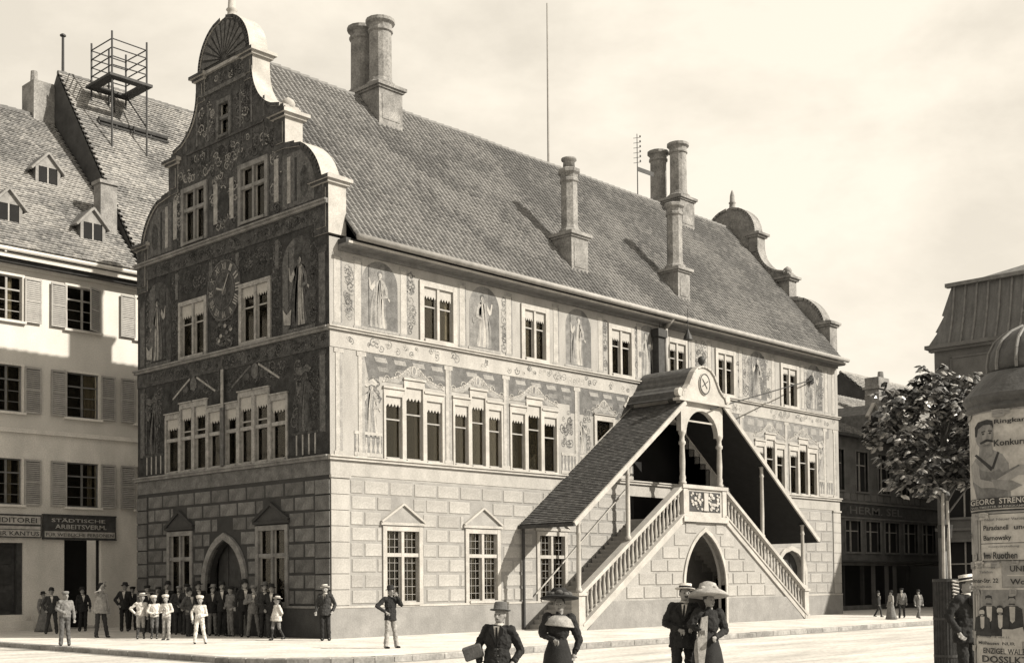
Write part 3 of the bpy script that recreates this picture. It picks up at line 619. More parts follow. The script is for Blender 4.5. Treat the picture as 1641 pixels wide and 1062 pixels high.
for x in (.35, 11.1): m = MB(GAB); m.box(x-.14, x+.14, 0, .014, 6.4, 8.8, 2); m.box(x-.2, x+.2, 0, .02, 8.8, 8.95, 1); PP(m)
for x in (2.7, 4.95, 6.55, 8.75): m = MB(GAB); m.box(x-.09, x+.09, 0, .014, 11.9, 12.85, 2); PP(m)
m = MB(GAB); m.box(5.72-.07, 5.72+.07, .1, .13, 7.68, 9.0, 3); m.box(5.72-.11, 5.72+.11, .1, .14, 5.72, 7.7, 2); PP(m)
for k, (c, s) in enumerate(((3.95, 1), (7.65, -1))):
    m = MB(GAB); m.band([(c-1.35, 8.35), (c-.2, 8.95)], .07, 0, .014, 3); m.band([(c+1.35, 8.35), (c+.25, 8.95)], .07, 0, .015, 3 if k else 2)
    m.poly(ellipse((c, 8.75), .2, .26), .02, 2); m.poly(ellipse((c+.5, 8.6), .2, .12), .02, 1); m.poly(ellipse((c-.5, 8.6), .2, .12), .02, 1); m.build('painted_scroll', GM, gwall)
for k, (a, b, c, d) in enumerate(((.1, 2.0, 6.55, 8.9), (9.6, 11.3, 6.55, 8.9), (2.1, 9.6, 8.2, 8.98), (2.5, 3.0, 9.7, 12.9), (4.85, 6.7, 9.7, 12.9), (8.6, 9.1, 9.7, 12.9), (2.4, 9.1, 11.9, 12.9), (.55, 1.0, 9.8, 12.9), (10.6, 10.95, 9.8, 12.9))):
    m = MB(GAB); arabesque(m, a, b, c, d, int(16*(b-a)*(d-c))+8, (1, 1, 2, 1, 0), 70+k, .006, .26); stuff(m.build('painted_ornament', GM, gwall))
m = MB(GAB); arabesque(m, .1, W-.1, 9.05, 9.48, 90, (1, 2, 2, 0), 88, .027, .18); arabesque(m, .1, W-.1, 13.0, 13.42, 90, (1, 2, 0), 89, .027, .18); stuff(m.build('painted_ornament', GM, gwall))
for k, (a, b, c, d) in enumerate(((2.5, 3.1, 13.7, 16.6), (4.9, 6.7, 13.7, 16.9), (8.4, 8.95, 13.7, 16.6), (2.7, 8.7, 15.9, 16.9), (3.9, 5.2, 17.1, 18.6), (6.2, 7.5, 17.1, 18.6), (4.3, 7.1, 18.9, 19.4))):
    m = MB(GAB); arabesque(m, a, b, c, d, int(13*(b-a)*(d-c))+8, (0, 2, 2, 0, 3), 170+k, .006, .24); stuff(m.build('painted_ornament', GM, gab))
# clock
m = MB(GAB); CZ = 11.72; CYc = 5.72
m.prism(ellipse((CYc, CZ), .98, 1.02, 32), 0, .03, 1); clock = m.build('clock', GM, hall); clock['label'] = 'painted clock dial with pale numerals on the dark gable'
m = MB(GAB); m.band(ellipse((CYc, CZ), .98, 1.02, 32)+[(CYc+.98, CZ)], .05, 0, .05, 2); m.build('clock_ring', GM, clock); m = MB(GAB); m.band(ellipse((CYc, CZ), .60, .64, 32)+[(CYc+.60, CZ)], .03, 0, .045, 2); m.build('clock_ring', GM, clock)
for i in range(12):
    a = PI/2-2*PI*i/12; nm = ['XII', 'I', 'II', 'III', 'IIII', 'V', 'VI', 'VII', 'VIII', 'IX', 'X', 'XI'][i]; cx, cz = -math.cos(a), math.sin(a); wd = .10+.055*len(nm)
    def pl(u, v, cx=cx, cz=cz, wd=wd):
        lu, lv = -(u-wd/2), v-.12; return GAB(CYc+cx*.80+cz*lu+cx*lv, .037, CZ+cz*.83+cz*lv-cx*lu)
    lettering(nm, wd, .24, pl, 'gable_mural_pale', clock, 'numeral', .015)
m = MB(GAB)
for q in range(10): a = 2*PI*q/10; m.prism([(CYc+.12*math.cos(a-.25), CZ+.12*math.sin(a-.25)), (CYc+.40*math.cos(a), CZ+.40*math.sin(a)), (CYc+.12*math.cos(a+.25), CZ+.12*math.sin(a+.25))], .03, .038, 1)
m.prism(ellipse((CYc, CZ), .16, .17, 14), .03, .05, 2); m.build('sun_face', GM, clock)
m = MB(GAB); m.band([(CYc+.05, CZ-.1), (CYc-.30, CZ+.52)], .05, .055, .065, 3); m.band([(CYc, CZ), (CYc+.40, CZ+.12)], .06, .068, .078, 3); m.build('clock_hand', GM, clock)
m = MB(GAB); 
for q in range(9): a = q/8; m.poly(ellipse((CYc+.42*math.sin(a*7), 9.95+.62*a), .09, .07, 8), .02+.002*q, 3 if q % 2 else 2)
m.band([(CYc-.45, 9.9), (CYc-.1, 10.05), (CYc+.2, 9.85), (CYc+.5, 10.0)], .07, 0, .02, 2); m.build('painted_scroll', GM, gwall)
# gable upper paintings, shell
m = MB(GAB)
for s in (-1, 1):
    c = YC+s*3.75; m.poly([(c-s*.4, 13.75), (c+s*1.25, 13.75)]+[(YC+s*(gprof(14.0+1.5*i/8)-.3), 14.0+1.5*i/8) for i in range(9)]+[(c-s*.4, 15.5)], .012, 2)
    m.box(c-s*.06-.09, c-s*.06+.09, 0, .02, 13.9, 15.4, 3); m.box(c+s*.30-.05, c+s*.30+.05, 0, .02, 13.9, 15.3, 0); m.poly(ellipse((c+s*.75, 14.45), .22, .5, 14), .018, 1)
for c in (2.72, 5.28, 6.25, 8.85): m.box(c-.12, c+.12, 0, .016, 14.1, 15.5, 3)
m.poly(ellipse((5.75, 14.7), .34, .55, 14), .014, 0); m.band([(5.35, 14.2), (5.75, 14.05), (6.15, 14.2)], .08, 0, .02, 2)
for c in (3.4, 4.1, 4.75, 6.7, 7.4, 8.1): m.box(c-.05, c+.05, 0, .014, 16.1, 16.9, 1); m.box(c-.045, c+.045, 0, .016, 17.1, 17.8 if abs(c-YC) > 1.9 else 18.3, 2)
m.box(4.35, 7.1, 0, .06, 18.72, 18.86, 2); m.box(4.25, 7.2, 0, .10, 19.45, 19.56, 3); m.box(3.4, 8.05, 0, .05, 16.92, 17.0, 1)
m.build('painted_panel', GM, gab)
m = MB(GAB)
for q in range(13):
    a = PI*(q+.5)/13; d = .085; m.prism([(YC+.2*math.cos(a), 19.7+.2*math.sin(a)), (YC+1.3*math.cos(a-d), 19.66+1.3*math.sin(a-d)), (YC+1.36*math.cos(a), 19.66+1.36*math.sin(a)), (YC+1.3*math.cos(a+d), 19.66+1.3*math.sin(a+d))], 0, .05, 0)
m.build('shell_relief', ['gable_mural_light'], gab)
# ---- main roof
EY, EZ, RY, RZR = -.58, 12.38, YC, 20.0
sl = Vector((0, RY-EY, RZR-EZ)); SLN = sl.length; S = sl.normalized()
m = MB(); X0, X1 = .60, L-.60
m.add([(X0, EY, EZ), (X1, EY, EZ), (X1, RY, RZR), (X0, RY, RZR), (X1, W+.5, EZ), (X0, W+.5, EZ)], [(0, 1, 2, 3), (3, 2, 4, 5)]); roof = m.build('roof', 'under_tile', hall)
m = MB(); tiles(m, (X0+.02, EY-.05, EZ+.02), S, X1-X0-.04, SLN+.02, .225, .25, 4, .065, .012, .006); stuff(m.build('roof_tiles', ['tile_c', 'tile_a', 'tile_b', 'tile_d'], roof))
m = MB(); tiles(m, (X0+.02, W+.57, EZ+.02), Vector((0, -S.y, S.z)), X1-X0-.04, SLN+.02, .41, .47, 4); stuff(m.build('roof_tiles', ['tile_a', 'tile_b', 'tile_c', 'tile_d'], roof))
x = X0
rt = MB().tube((0, 0, 0), (.44, 0, .02), .13, .15, 8).mesh('ridge_tile', 'tile_b')
while x < X1-.4: inst('ridge_tile', rt, roof, (x, RY, RZR+.03+.05*noise.noise((x*.3, 0, 0)))); x += .42

# ---- chimneys
def oct_shaft(m, c, z0, z1, r, collar=True):
    p = [(r*1.35, z0), (r*1.35, z0+.12), (r*1.1, z0+.2), (r, z0+.34), (r*.97, z1-.55), (r*1.12, z1-.5), (r*1.12, z1-.42), (r, z1-.38), (r*1.05, z1-.25), (r*1.3, z1-.16), (r*1.3, z1-.04), (r*1.1, z1)]
    m.lathe((c[0], c[1], 0), p, 8 if collar else 14)
def chimney(label, boxr, zt, shafts, pot=None, round_=False):
    x0, x1, y0, y1, zb = boxr; t = thing('chimney', label, 'chimney', ((x0+x1)/2, (y0+y1)/2, zb), 'tall chimneys on the town hall roof'); o = Vector(t.location)
    Tl = lambda u, w, v: (u-o.x, w-o.y, v-o.z)
    m = MB(Tl); m.box(x0, x1, y0, y1, zb, zt-.2); m.box(x0+.14, x1-.14, y0-.02, y0, zb+.8, zt-.42); m.build('base', 'chimney', t)
    m = MB(Tl); m.box(x0-.06, x1+.06, y0-.06, y1+.06, zt-.2, zt-.12); m.box(x0-.13, x1+.13, y0-.13, y1+.13, zt-.12, zt); m.build('base_cap', 'chimney', t)
    for (cx, cy, z1, r) in shafts:
        m = MB(Tl); oct_shaft(m, (cx, cy), zt, z1, r, not round_); m.build('shaft', 'chimney', t)
        if pot:
            m = MB(Tl); m.lathe((cx, cy, 0), [(.24, z1), (.22, z1+.3), (.30, z1+.34), (.30, z1+.42), (.2, z1+.46)], 12); m.build('chimney_pot', 'chimney', t, True)
    return t
chimney('slender octagonal chimney with round cap rising from the lower roof slope', (11.84, 12.82, .28, 1.25, 12.9), 15.06, [(12.3, .76, 17.62, .34)], True)
chimney('slender octagonal chimney on the lower slope below the twin-shaft stack', (18.70, 19.55, .28, 1.2, 12.9), 14.92, [(19.1, .72, 17.75, .34)])
chimney('stout twin-shaft chimney on the ridge beside the big front gable', (5.95, 7.10, 4.55, 6.75, 18.2), 20.35, [(6.5, 5.1, 23.0, .43), (6.5, 6.2, 23.05, .43)], None, True)
chimney('twin-shaft chimney on the ridge above the lower octagonal chimney', (25.0, 26.15, 4.6, 6.9, 18.2), 20.35, [(25.55, 5.1, 23.1, .42), (25.55, 6.3, 23.0, .42)], None, True)
m = MB(); m.tube((0, 0, 0), (.02, 0, 7.3), .055, .03, 8); fp = m.build('flagpole', 'gutter'); fp.location = (16.70, YC, 20.0); tag(fp, 'tall bare flagpole standing on the roof ridge', 'flagpole')
am = thing('wire_mast', 'thin mast with insulators and a small square plate on the ridge', 'mast', (23.1, YC, 20.0))
m = MB(); m.tube((0, 0, 0), (0, 0, 3.1), .03, .02, 6); m.build('mast_pole', 'iron', am)
for q in range(6): m = MB(); z = 1.7+q*.24; m.tube((-.28, 0, z-.08), (.24, 0, z+.1), .014, n=5); m.lathe((.24, 0, z+.1), [(.03, 0), (.045, .05), (.02, .1)], 6); m.build('insulator_arm', 'iron', am)
m = MB(); m.add([(0, 0, 1.3), (.75, -.4, 1.1), (.9, -.3, 1.35), (.15, .1, 1.55)], [(0, 1, 2, 3)]); m.v += [(x, y, z+.03) for x, y, z in m.v[:4]]; m.f += [[4, 5, 6, 7], [0, 1, 5, 4], [1, 2, 6, 5], [2, 3, 7, 6], [3, 0, 4, 7]]; m.m += [0]*5; m.build('plate', 'iron', am)
# downpipe and rods on the facade
dp = thing('downpipe', 'pale downpipe with dark hopper on the long wall above the stair roof', 'downpipe', (17.12, -.2, 9.0))
m = MB(); m.tube((0, 0, .4), (0, 0, 3.0), .09, n=10); m.tube((0, 0, 3.0), (0, -.4, 3.35), .09, n=10); m.build('pipe', 'gutter', dp, True)
m = MB(); m.box(-.65, -.25, -.12, .17, .3, 2.9); m.build('shadow_box', 'dark_wood', dp); m = MB(); m.box(-.75, -.15, -.2, .17, 2.55, 2.85); m.tube((-.45, 0, 2.8), (-.45, -.1, 3.4), .02); m.build('hopper', 'iron', dp)  # dark upright box left of the pipe stands for a cast shadow
lr = thing('hanging_lamp', 'thin iron rod with a bell shaped lamp hanging below the eave', 'lamp', (17.9, -.75, 11.2))
m = MB(); m.tube((0, 0, -1.4), (0, 0, 1.6), .016, n=6); m.tube((0, .75, 1.1), (0, 0, 1.1), .02, n=6); m.build('rod', 'iron', lr); m = MB(); m.lathe((0, 0, .35), [(.20, 0), (.16, .15), (.07, .3), (.04, .42)], 10); m.build('lamp_bell', 'iron', lr)

# ------------------------------------------------------------------ covered double staircase
D = 2.5
st = thing('covered_staircase', 'double flight stone stair with balustrades and shingled canopy on the long facade', 'staircase', (16.35, -1.25, 0))
for_c = Vector(st.location)
SF = lambda u, w, v: (u-for_c.x, -w-for_c.y, v)          # w = distance in front of the facade
SI = lambda x, y, z: (x-for_c.x, y-for_c.y, z)
XL, XA, XB, XR, ZL = 8.9, 14.95, 17.72, 23.85, 4.1
sk = (ZL-.05)/(XA-XL); skr = (ZL-.05)/(XR-XB)
m = MB(SF)
ap = arch_pts(16.35, 1.36, 1.5, 3.58); n = len(ap)//2
low = [(XL, -.2), (14.99, -.2)]+ap[:n+1]+[(16.35, ZL), (XA, ZL), (XL, .05)]; m.prism(low, D-.32, D); low = [(17.71, -.2), (XR, -.2), (XR, .05), (XB, ZL), (16.35, ZL)]+ap[n:]; m.prism(low, D-.32, D)
m.box(XL, XL+.3, .05, D-.33, -.2, .1)
swall = m.build('stair_wall', 'plaster', st)
m = MB(SF); op = [(14.99, -.2)]+ap+[(17.71, -.2)]; ou = [(16.35+(x-16.35)*1.10, z+(.17*(z-1.5)/2.08 if z > 1.5 else 0)) for x, z in op]
for i in range(len(op)-1): m.prism([op[i], op[i+1], ou[i+1], ou[i]], D-.2, D+.06)
m.build('arch_surround', 'trim', st)
m = MB(SF); m.prism([(XL+.02, -.2), (14.85, -.2), (14.85, .98), (XL+.02+1.4, .98)], D+.001, D+.05); m.build('plinth', 'plinth', st); m = MB(SF); m.prism([(17.86, -.2), (XR-.02, -.2), (XR-1.42, .98), (17.86, .98)], D+.001, D+.05)
m.build('plinth', 'plinth', st)
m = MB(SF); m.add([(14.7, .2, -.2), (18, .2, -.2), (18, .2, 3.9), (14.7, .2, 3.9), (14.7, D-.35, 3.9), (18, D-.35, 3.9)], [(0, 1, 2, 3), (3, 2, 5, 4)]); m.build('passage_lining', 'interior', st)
# blocks on the stair front
sh = [(ap[i][0]-.17, 2*16.35-ap[i][0]+.17, ap[i][1]-.02, ap[i+1][1]+.1) for i in range(9)]+[(14.8, 17.9, 0, 1.55)]
Tst = lambda u, w, v: SF(u, w+D, v)
def cutrow(z):  # sloping sides remove blocks above the string
    return XL+(z-.05)/sk+.35, XR-(z-.05)/skr-.35
for r in range(6):
    z0 = 1.02+.49*r; a, b = cutrow(z0+.45)
    if b-a > .5: blocks(Tst, 's%d' % r, a, b, 1, z0, z0+.49, sh, swall, 'block', None, 1.02, .07, .022)
BMS = [o for o in swall.children]
# string boards, handrails, newels, balusters
for side in (0, 1):
    A, B, k = ((XL, XA, sk) if side == 0 else (XR, XB, -skr))
    zf = (lambda x: .05+(x-XL)*sk) if side == 0 else (lambda x: .05+(XR-x)*skr)
    m = MB(SF); p = [(A, zf(A)-.02), (B, zf(B)-.02)]; m.band(p, .22, D-.26, D+.07); m.band([(A, zf(A)+.13), (B, zf(B)+.13)], .07, D-.28, D+.11); m.build('string_board', 'trim', st)
    m = MB(SF); m.band([(A, zf(A)+1.20), (B, zf(B)+1.20)], .13, D-.26, D+.06); m.band([(A, zf(A)+1.12), (B, zf(B)+1.12)], .05, D-.2, D+.0); m.build('handrail', 'trim', st)
    bl = MB(); bl.lathe((0, 0, 0), [(.055, 0), (.055, .08), (.035, .1), (.06, .26), (.062, .36), (.034, .6), (.04, .72), (.055, .76), (.055, .95)], 8); bmsh = bl.mesh('baluster', 'trim')
    nbal = 25
    for q in range(nbal):
        x = A+(B-A)*(q+.8)/(nbal+.6); inst('baluster', bmsh, st, SF(x, D-.1, zf(x)+.14))
    m = MB(SF); nx = A-.02 if side == 0 else A+.02; m.box(nx-.17, nx+.17, D-.28, D+.06, -.2, 1.2); m.box(nx-.22, nx+.22, D-.33, D+.11, 1.2, 1.3); m.box(nx-.2, nx+.2, D-.3, D+.09, -.2, .2); m.build('newel', 'trim', st)
    # steps
    ns = 24
    stp = MB(); dx = abs(B-A)/ns; stp.box(-dx/2-.03, dx/2, -(D-.4)/2, (D-.4)/2, -.34, 0); sm_ = stp.mesh('step', 'plaster_band')
    for q in range(ns):
        x = A+(B-A)*(q+.5)/ns; inst('step', sm_, st, SF(x, D/2-.12, (q+1)*ZL/ns))
    # posts: low post on the newel, mid post
    pst = lambda x, z0, z1, nm='post': MB().lathe(SF(x, D-.1, 0), [(.11, z0), (.11, z0+.12), (.075, z0+.18), (.085, z0+(z1-z0)*.35), (.07, z1-.45), (.1, z1-.4), (.075, z1-.34), (.07, z1-.1), (.12, z1)], 10).build(nm, 'trim', st, True)
    if side == 0: pst(A, 1.3, 3.75); pst(11.68, zf(11.68)+1.25, 5.95)
    else: pst(A, 1.3, 4.06); pst(20.66, zf(20.66)+1.25, 6.38)
MB().tube(SF(8.56, .12, -.1), SF(8.56, .12, 3.66), .055, n=8).build('wall_post', 'dark_wood', st)
# landing
m = MB(SF); m.box(XA-.2, XB+.2, .02, D, ZL-.14, ZL); m.build('landing', 'plaster_band', st)
m = MB(SF); m.box(XA-.05, XB+.05, D-.2, D+.04, ZL-.05, 5.22); m.box(XA-.14, XB+.14, D-.28, D+.12, 5.22, 5.36); m.box(XA-.12, XB+.12, D-.05, D+.14, ZL-.16, ZL+.06); m.box(XA-.06, XA+.22, D+.03, D+.08, ZL+.07, 5.21); m.box(XB-.22, XB+.06, D+.03, D+.08, ZL+.07, 5.21); m.build('parapet', 'trim', st)
m = MB(SF); m.box(15.3, 17.38, D+.041, D+.05, 4.34, 5.12, 1)
rnd = random.Random(5)
for q in range(60):
    x, z = rnd.uniform(15.4, 17.28), rnd.uniform(4.42, 5.04); r = rnd.uniform(.04, .09)
    if abs(x-16.34) > .2: m.prism(ellipse((x, z), r, r*.8, 7), D+.05, D+.075+.02*rnd.random(), 0)
m.prism([(16.18, 4.38), (16.5, 4.38), (16.46, 4.75), (16.5, 5.08), (16.2, 5.08), (16.22, 4.75)], D+.05, D+.11, 0); m.build('relief_panel', ['trim', 'dark_wood'], st)
# landing columns, arch, pediment
for x in (15.05, 17.55):
    MB().lathe(SF(x, D-.08, 0), [(.15, 5.36), (.15, 5.46), (.11, 5.5), (.13, 5.62), (.10, 5.75), (.115, 6.2), (.09, 6.85), (.14, 6.92), (.14, 7.0), (.10, 7.05), (.09, 7.2), (.15, 7.34), (.15, 7.42)], 12).build('column', 'trim', st, True)
m = MB(SF); sp = ellipse((16.3, 7.3), 1.08, .98, 16, 0, PI)
for i in range(16): m.prism([sp[i], sp[i+1], (sp[i+1][0], 8.62) , (sp[i][0], 8.62)], D-.22, D+.0)
m.box(14.9, 15.22, D-.22, D+.0, 7.42, 8.62); m.box(17.38, 17.7, D-.22, D+.0, 7.42, 8.62); m.box(15.22, 17.38, D-.12, D-.09, 7.82, 7.88)
m.build('arch_board', 'trim', st)
hood = [(1.62, 8.62), (1.50, 8.72), (1.42, 8.92), (1.22, 9.02), (1.02, 9.2), (.86, 9.45), (.68, 9.72), (.45, 9.90), (.2, 9.98), (0, 10.0)]
pr = [(16.3-a, b) for a, b in hood]+[(16.3+a, b) for a, b in reversed(hood[:-1])]
m = MB(SF); m.prism(pr, D-.06, D+.10); m.band(pr, .07, D-.1, D+.16); m.box(14.55, 18.05, D-.12, D+.2, 8.54, 8.64)
for s in (-1, 1): m.prism(ellipse((16.3+s*1.60, 8.86), .17, .17, 12), D-.05, D+.14)
m.prism([p for p in ellipse((16.3, 9.32), .37, .43, 20)], D+.1, D+.15); ped = m.build('pediment', 'trim', st)
m = MB(SF); m.prism(ellipse((16.3, 9.32), .29, .35, 20), D+.15, D+.16, 0); m.band(ellipse((16.3, 9.32), .33, .39, 20)+[(16.63, 9.32)], .035, D+.15, D+.165, 1); m.band([(16.1, 9.2), (16.5, 9.45)], .03, D+.16, D+.17, 1); m.band([(16.12, 9.5), (16.42, 9.15)], .03, D+.171, D+.18, 1); m.build('medallion', ['trim', 'dark_wood'], ped)
m = MB(); m.lathe(SF(16.3, D, 0), [(.06, 10.0), (.04, 10.08), (.12, 10.16), (.15, 10.27), (.12, 10.38), (.02, 10.44)], 12); m.build('ball_finial', 'iron', ped, True)
# canopy: two shingled slopes and an ogee hood
def slope(xa, za, xb, zb, name='canopy'):
    m = MB(SF); d = Vector((xb-xa, zb-za)); Ln = d.length; nrm = Vector((-d.y, d.x))/Ln
    if nrm.y < 0: nrm = -nrm
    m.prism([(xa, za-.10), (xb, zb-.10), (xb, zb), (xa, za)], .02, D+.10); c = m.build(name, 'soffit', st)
    m = MB(SF); m.band([(xa, za-.05), (xb, zb-.05)], .17, D+.10, D+.17); m.band([(xa, za-.05), (xb, zb-.05)], .17, -.0, .05); m.build('rake_board', 'trim', c)
    sgn = 1 if xb > xa else -1
    m = MB(SF); m.box(min(xa, xa-sgn*.08), max(xa, xa-sgn*.08), .02, D+.15, za-.14, za-.02); m.build('fascia', 'dark_wood', c)
    m = MB(SF); rows = int(Ln/.115)
    for r in range(rows):
        t0, t1 = r/rows, (r+1.3)/rows; y = .06-(.08 if r % 2 else 0)
        while y < D+.1:
            a, b = max(y, .055), min(y+.158, D+.095)
            if b-a > .02:
                h = .03+random.random()*.01
                P = lambda t, hh, yy: (xa+d.x*min(t, 1)+nrm.x*hh, yy, za+d.y*min(t, 1)+nrm.y*hh)
                m.add([P(t0, h, a), P(t0, h, b), P(t1, .006, b), P(t1, .006, a), P(t0, 0, a), P(t0, 0, b)], [(0, 1, 2, 3), (4, 5, 1, 0), (0, 3, 4), (1, 5, 2)], random.choice((0, 0, 1)))
            y += .162
    stuff(m.build('shingles', ['shingle', 'shingle_b'], c))
    return c
slope(8.45, 3.72, 15.0, 8.52); slope(24.85, 3.44, 17.65, 8.62)
m = MB(SF)
for a, b in zip(pr[:-1], pr[1:]):
    k = max(1, int(math.hypot(b[0]-a[0], b[1]-a[1])/.12))
    for q in range(k):
        p0 = (a[0]+(b[0]-a[0])*q/k, a[1]+(b[1]-a[1])*q/k); p1 = (a[0]+(b[0]-a[0])*(q+1)/k, a[1]+(b[1]-a[1])*(q+1)/k); m.band([p0, p1], .05, .02, D-.07, (q % 2))
m.build('hood_roof', ['shingle', 'shingle_b'], st)
m = MB(SF); m.band([(14.55, 8.56), (14.7, 8.72), (14.85, 8.95), (15.1, 9.06)], .10, .0, .06); m.build('hood_edge', 'trim', st)
# wall-side iron handrails
m = MB(SF)
m.tube((9.2, .12, 1.25), (14.6, .12, 5.35), .028, n=6)
for q in range(5): x = 9.6+q*1.15; m.tube((x, .0, 1.5+(x-9.6)*.757), (x, .12, 1.55+(x-9.6)*.757), .02, n=5)
m.build('wall_rail', 'trim', st)
# tie wire with rosette
tw = thing('tie_wire', 'dark tie rod with star shaped anchor running from canopy to the facade', 'tie rod', (28.8, 0, 11.2))
m = MB(); q = Vector((16.5, -2.75, 8.35))-Vector((28.8, 0, 11.2)); m.tube((0, -.2, 0), q, .028, n=6); m.tube((0, 0, 0), (0, -.25, 0), .04, n=6); m.build('rod', 'iron', tw)
m = MB(FAC)
for i in range(6): a = PI*i/6; m.band([(-.22*math.cos(a), -.22*math.sin(a)), (.22*math.cos(a), .22*math.sin(a))], .05, .12+.003*i, .15+.003*i)
m.build('star_anchor', 'iron', tw)

# ------------------------------------------------------------------ houses on the left
HY = 17.0
HF = lambda u, w, v: (u, HY-w, v)
hA = thing('corner_house', 'pale plastered house with louvred shutters and three roof dormers beside the gable', 'house', (-4, HY, 0))
HA = lambda u, w, v: (u+4, -w, v)
hh = []
def house_window(u0, u1, v0, v1, dark=False, curtain=None, cross=True):
    f = MB(HA); b = .09; f.box(u0-b, u0, -.15, .04, v0, v1+b); f.box(u1, u1+b, -.15, .04, v0, v1+b); f.box(u0, u1, -.15, .036, v1, v1+b); f.box(u0-b-.05, u1+b+.05, -.15, .13, v0-.09, v0)
    fr = f.build('window', 'house_lower' if dark else 'house_plaster', hA)
    m = MB(HA); m.box(u0, u1, -.14, -.13, v0, v1); m.build('pane', [GLASS], fr)
    m = MB(HA); m.add([(u0-.2, -.7, v0-.2), (u1+.2, -.7, v0-.2), (u1+.2, -.7, v1+.2), (u0-.2, -.7, v1+.2)], [(0, 1, 2, 3)]); m.build('room_interior', 'interior', fr)
    m = MB(HA); um = (u0+u1)/2
    m.box(u0, u0+.05, -.128, -.07, v0, v1); m.box(u1-.05, u1, -.128, -.07, v0, v1); m.box(um-.04, um+.04, -.128, -.07, v0, v1)
    if cross: m.box(u0+.05, u1-.05, -.128, -.072, v0+(v1-v0)*.68, v0+(v1-v0)*.68+.06)
    for q in (.22, .45): m.box(u0+.05, u1-.05, -.128, -.1, v0+(v1-v0)*q, v0+(v1-v0)*q+.025)
    m.box(u0+.05, u1-.05, -.128, -.072, v0, v0+.06); m.box(u0+.05, u1-.05, -.128, -.072, v1-.05, v1); m.build('casement', 'casement_dark' if dark else 'wood_frame', fr)
    if curtain:
        for (a, c) in curtain:
            m = MB(HA); k = 6; vv = []
            for q in range(k+1):
                for z in (v1-.05, v0+.1): vv.append((u0+(u1-u0)*(a+(c-a)*q/k), -.22+.03*math.sin(q*2.3), z))
            m.add(vv, [(2*q, 2*q+2, 2*q+3, 2*q+1) for q in range(k)]); m.build('curtain', 'curtain', fr, True)
    hh.append((u0-.01, u1+.01, v0-.01, v1+.01)); return fr
SHM = None
def shutter(u0, u1, v0, v1, angle=0.0, hinge=0):
    wd = u1-u0; m = MB(); h = v1-v0
    m.box(0, .06, -.045, 0, 0, h); m.box(wd-.06, wd, -.045, 0, 0, h); m.box(.06, wd-.06, -.044, -.002, 0, .08); m.box(.06, wd-.06, -.044, -.002, h-.08, h); m.box(.06, wd-.06, -.044, -.002, h*.5-.03, h*.5+.03); m.box(.06, wd-.06, -.008, -.004, .08, h-.08, 1)
    o = m.build('shutter', ['shutter', 'dark_wood'], hA)
    s = MB(); n = int(h/.085)
    for q in range(n):
        z = .1+q*(h-.2)/n; s.add([(.062, -.042, z), (wd-.062, -.042, z), (wd-.062, -.012, z+.055), (.062, -.012, z+.055), (.062, -.042, z+.012), (wd-.062, -.042, z+.012), (wd-.062, -.012, z+.067), (.062, -.012, z+.067)], [(0, 1, 2, 3), (4, 5, 6, 7), (0, 1, 5, 4)])
    s.build('slat', 'shutter', o)
    p = HA(u0 if not hinge else u1, .07, v0); o.location = p
    if hinge: o.rotation_euler = (0, 0, angle); 
    else: o.rotation_euler = (0, 0, -angle)
    if hinge:
        for me in [o.data]+[c.data for c in o.children]:
            for v in me.vertices: v.co.x -= wd
    return o
rows = [(12.1, 13.86, False), (8.52, 10.35, True), (4.90, 6.70, True)]
for ri, (a, b, dk) in enumerate(rows):
    house_window(-3.05, -1.86, a, b, dk, [(.55, .72)] if ri != 1 else [(.5, .62)])
    house_window(.0, 1.38, a, b, dk, [(.60, .92)] if ri == 1 else ([(.72, .85)] if ri == 2 else None))
    house_window(2.98+.1, 4.3, a, b, dk)
    house_window(-6.2, -5.0, a, b, dk)
    shutter(-1.78, -1.10, a, b); shutter(-.70, -.06, a, b); shutter(-7.0, -6.3, a, b); shutter(-4.9, -4.2, a, b); shutter(-3.82, -3.14, a, b)
    if ri == 0: shutter(.72, 1.40, a, b, R(28), 1)
    else: shutter(1.44, 2.10, a, b)
    shutter(2.33, 3.0, a, b)
hh += [(-3.3, -1.78, .62, 3.42), (-.1, 1.5, .0, 3.58), (-8, -5, .0, 3.5)]
m = MB(HA); wall_holes(m, -16, 12, 0, 7.9, [h for h in hh if h[2] < 7], .35, 1); wall_holes(m, -16, 12, 7.9, 14.3, [h for h in hh if h[2] > 7], .2, 0)
hw = m.build('wall', ['house_plaster', 'house_lower'], hA)
m = MB(HA); m.box(-3.3, -1.78, -.4, -.34, .62, 3.42); m.box(-2.0, -1.78, -.3, -.1, .62, 3.42); o = m.build('door', 'dark_wood', hA)
m = MB(HA); 
for z in (.8, 1.8, 2.6): m.box(-3.2, -2.1, -.34, -.31, z, z+.7)
m.build('panel', 'street_dark', o)
m = MB(HA); m.add([(-.3, -1.6, 0), (1.7, -1.6, 0), (1.7, -1.6, 3.8), (-.3, -1.6, 3.8)], [(0, 1, 2, 3)]); m.box(-.1, -.02, -.3, -.2, 0, 3.58); m.box(1.42, 1.5, -.3, -.2, 0, 3.58); m.build('doorway', 'interior', hA)
m = MB(HA); m.box(-8, -5, -.5, -.4, 0, 3.5); m.build('door', 'dark_wood', hA)
m = MB(HA); m.box(-16, -1.6, 0, .5, -.1, .38); m.box(-16, -1.75, 0, .22, .38, .6); m.build('doorstep', 'house_lower', hA)
m = MB(HA); m.box(-1.5, -.14, 0, .05, 0, .55); m.box(1.54, 12, 0, .05, 0, .55); m.box(-16, 12, 0, .1, 7.72, 7.8); m.build('plinth', 'house_lower', hA)
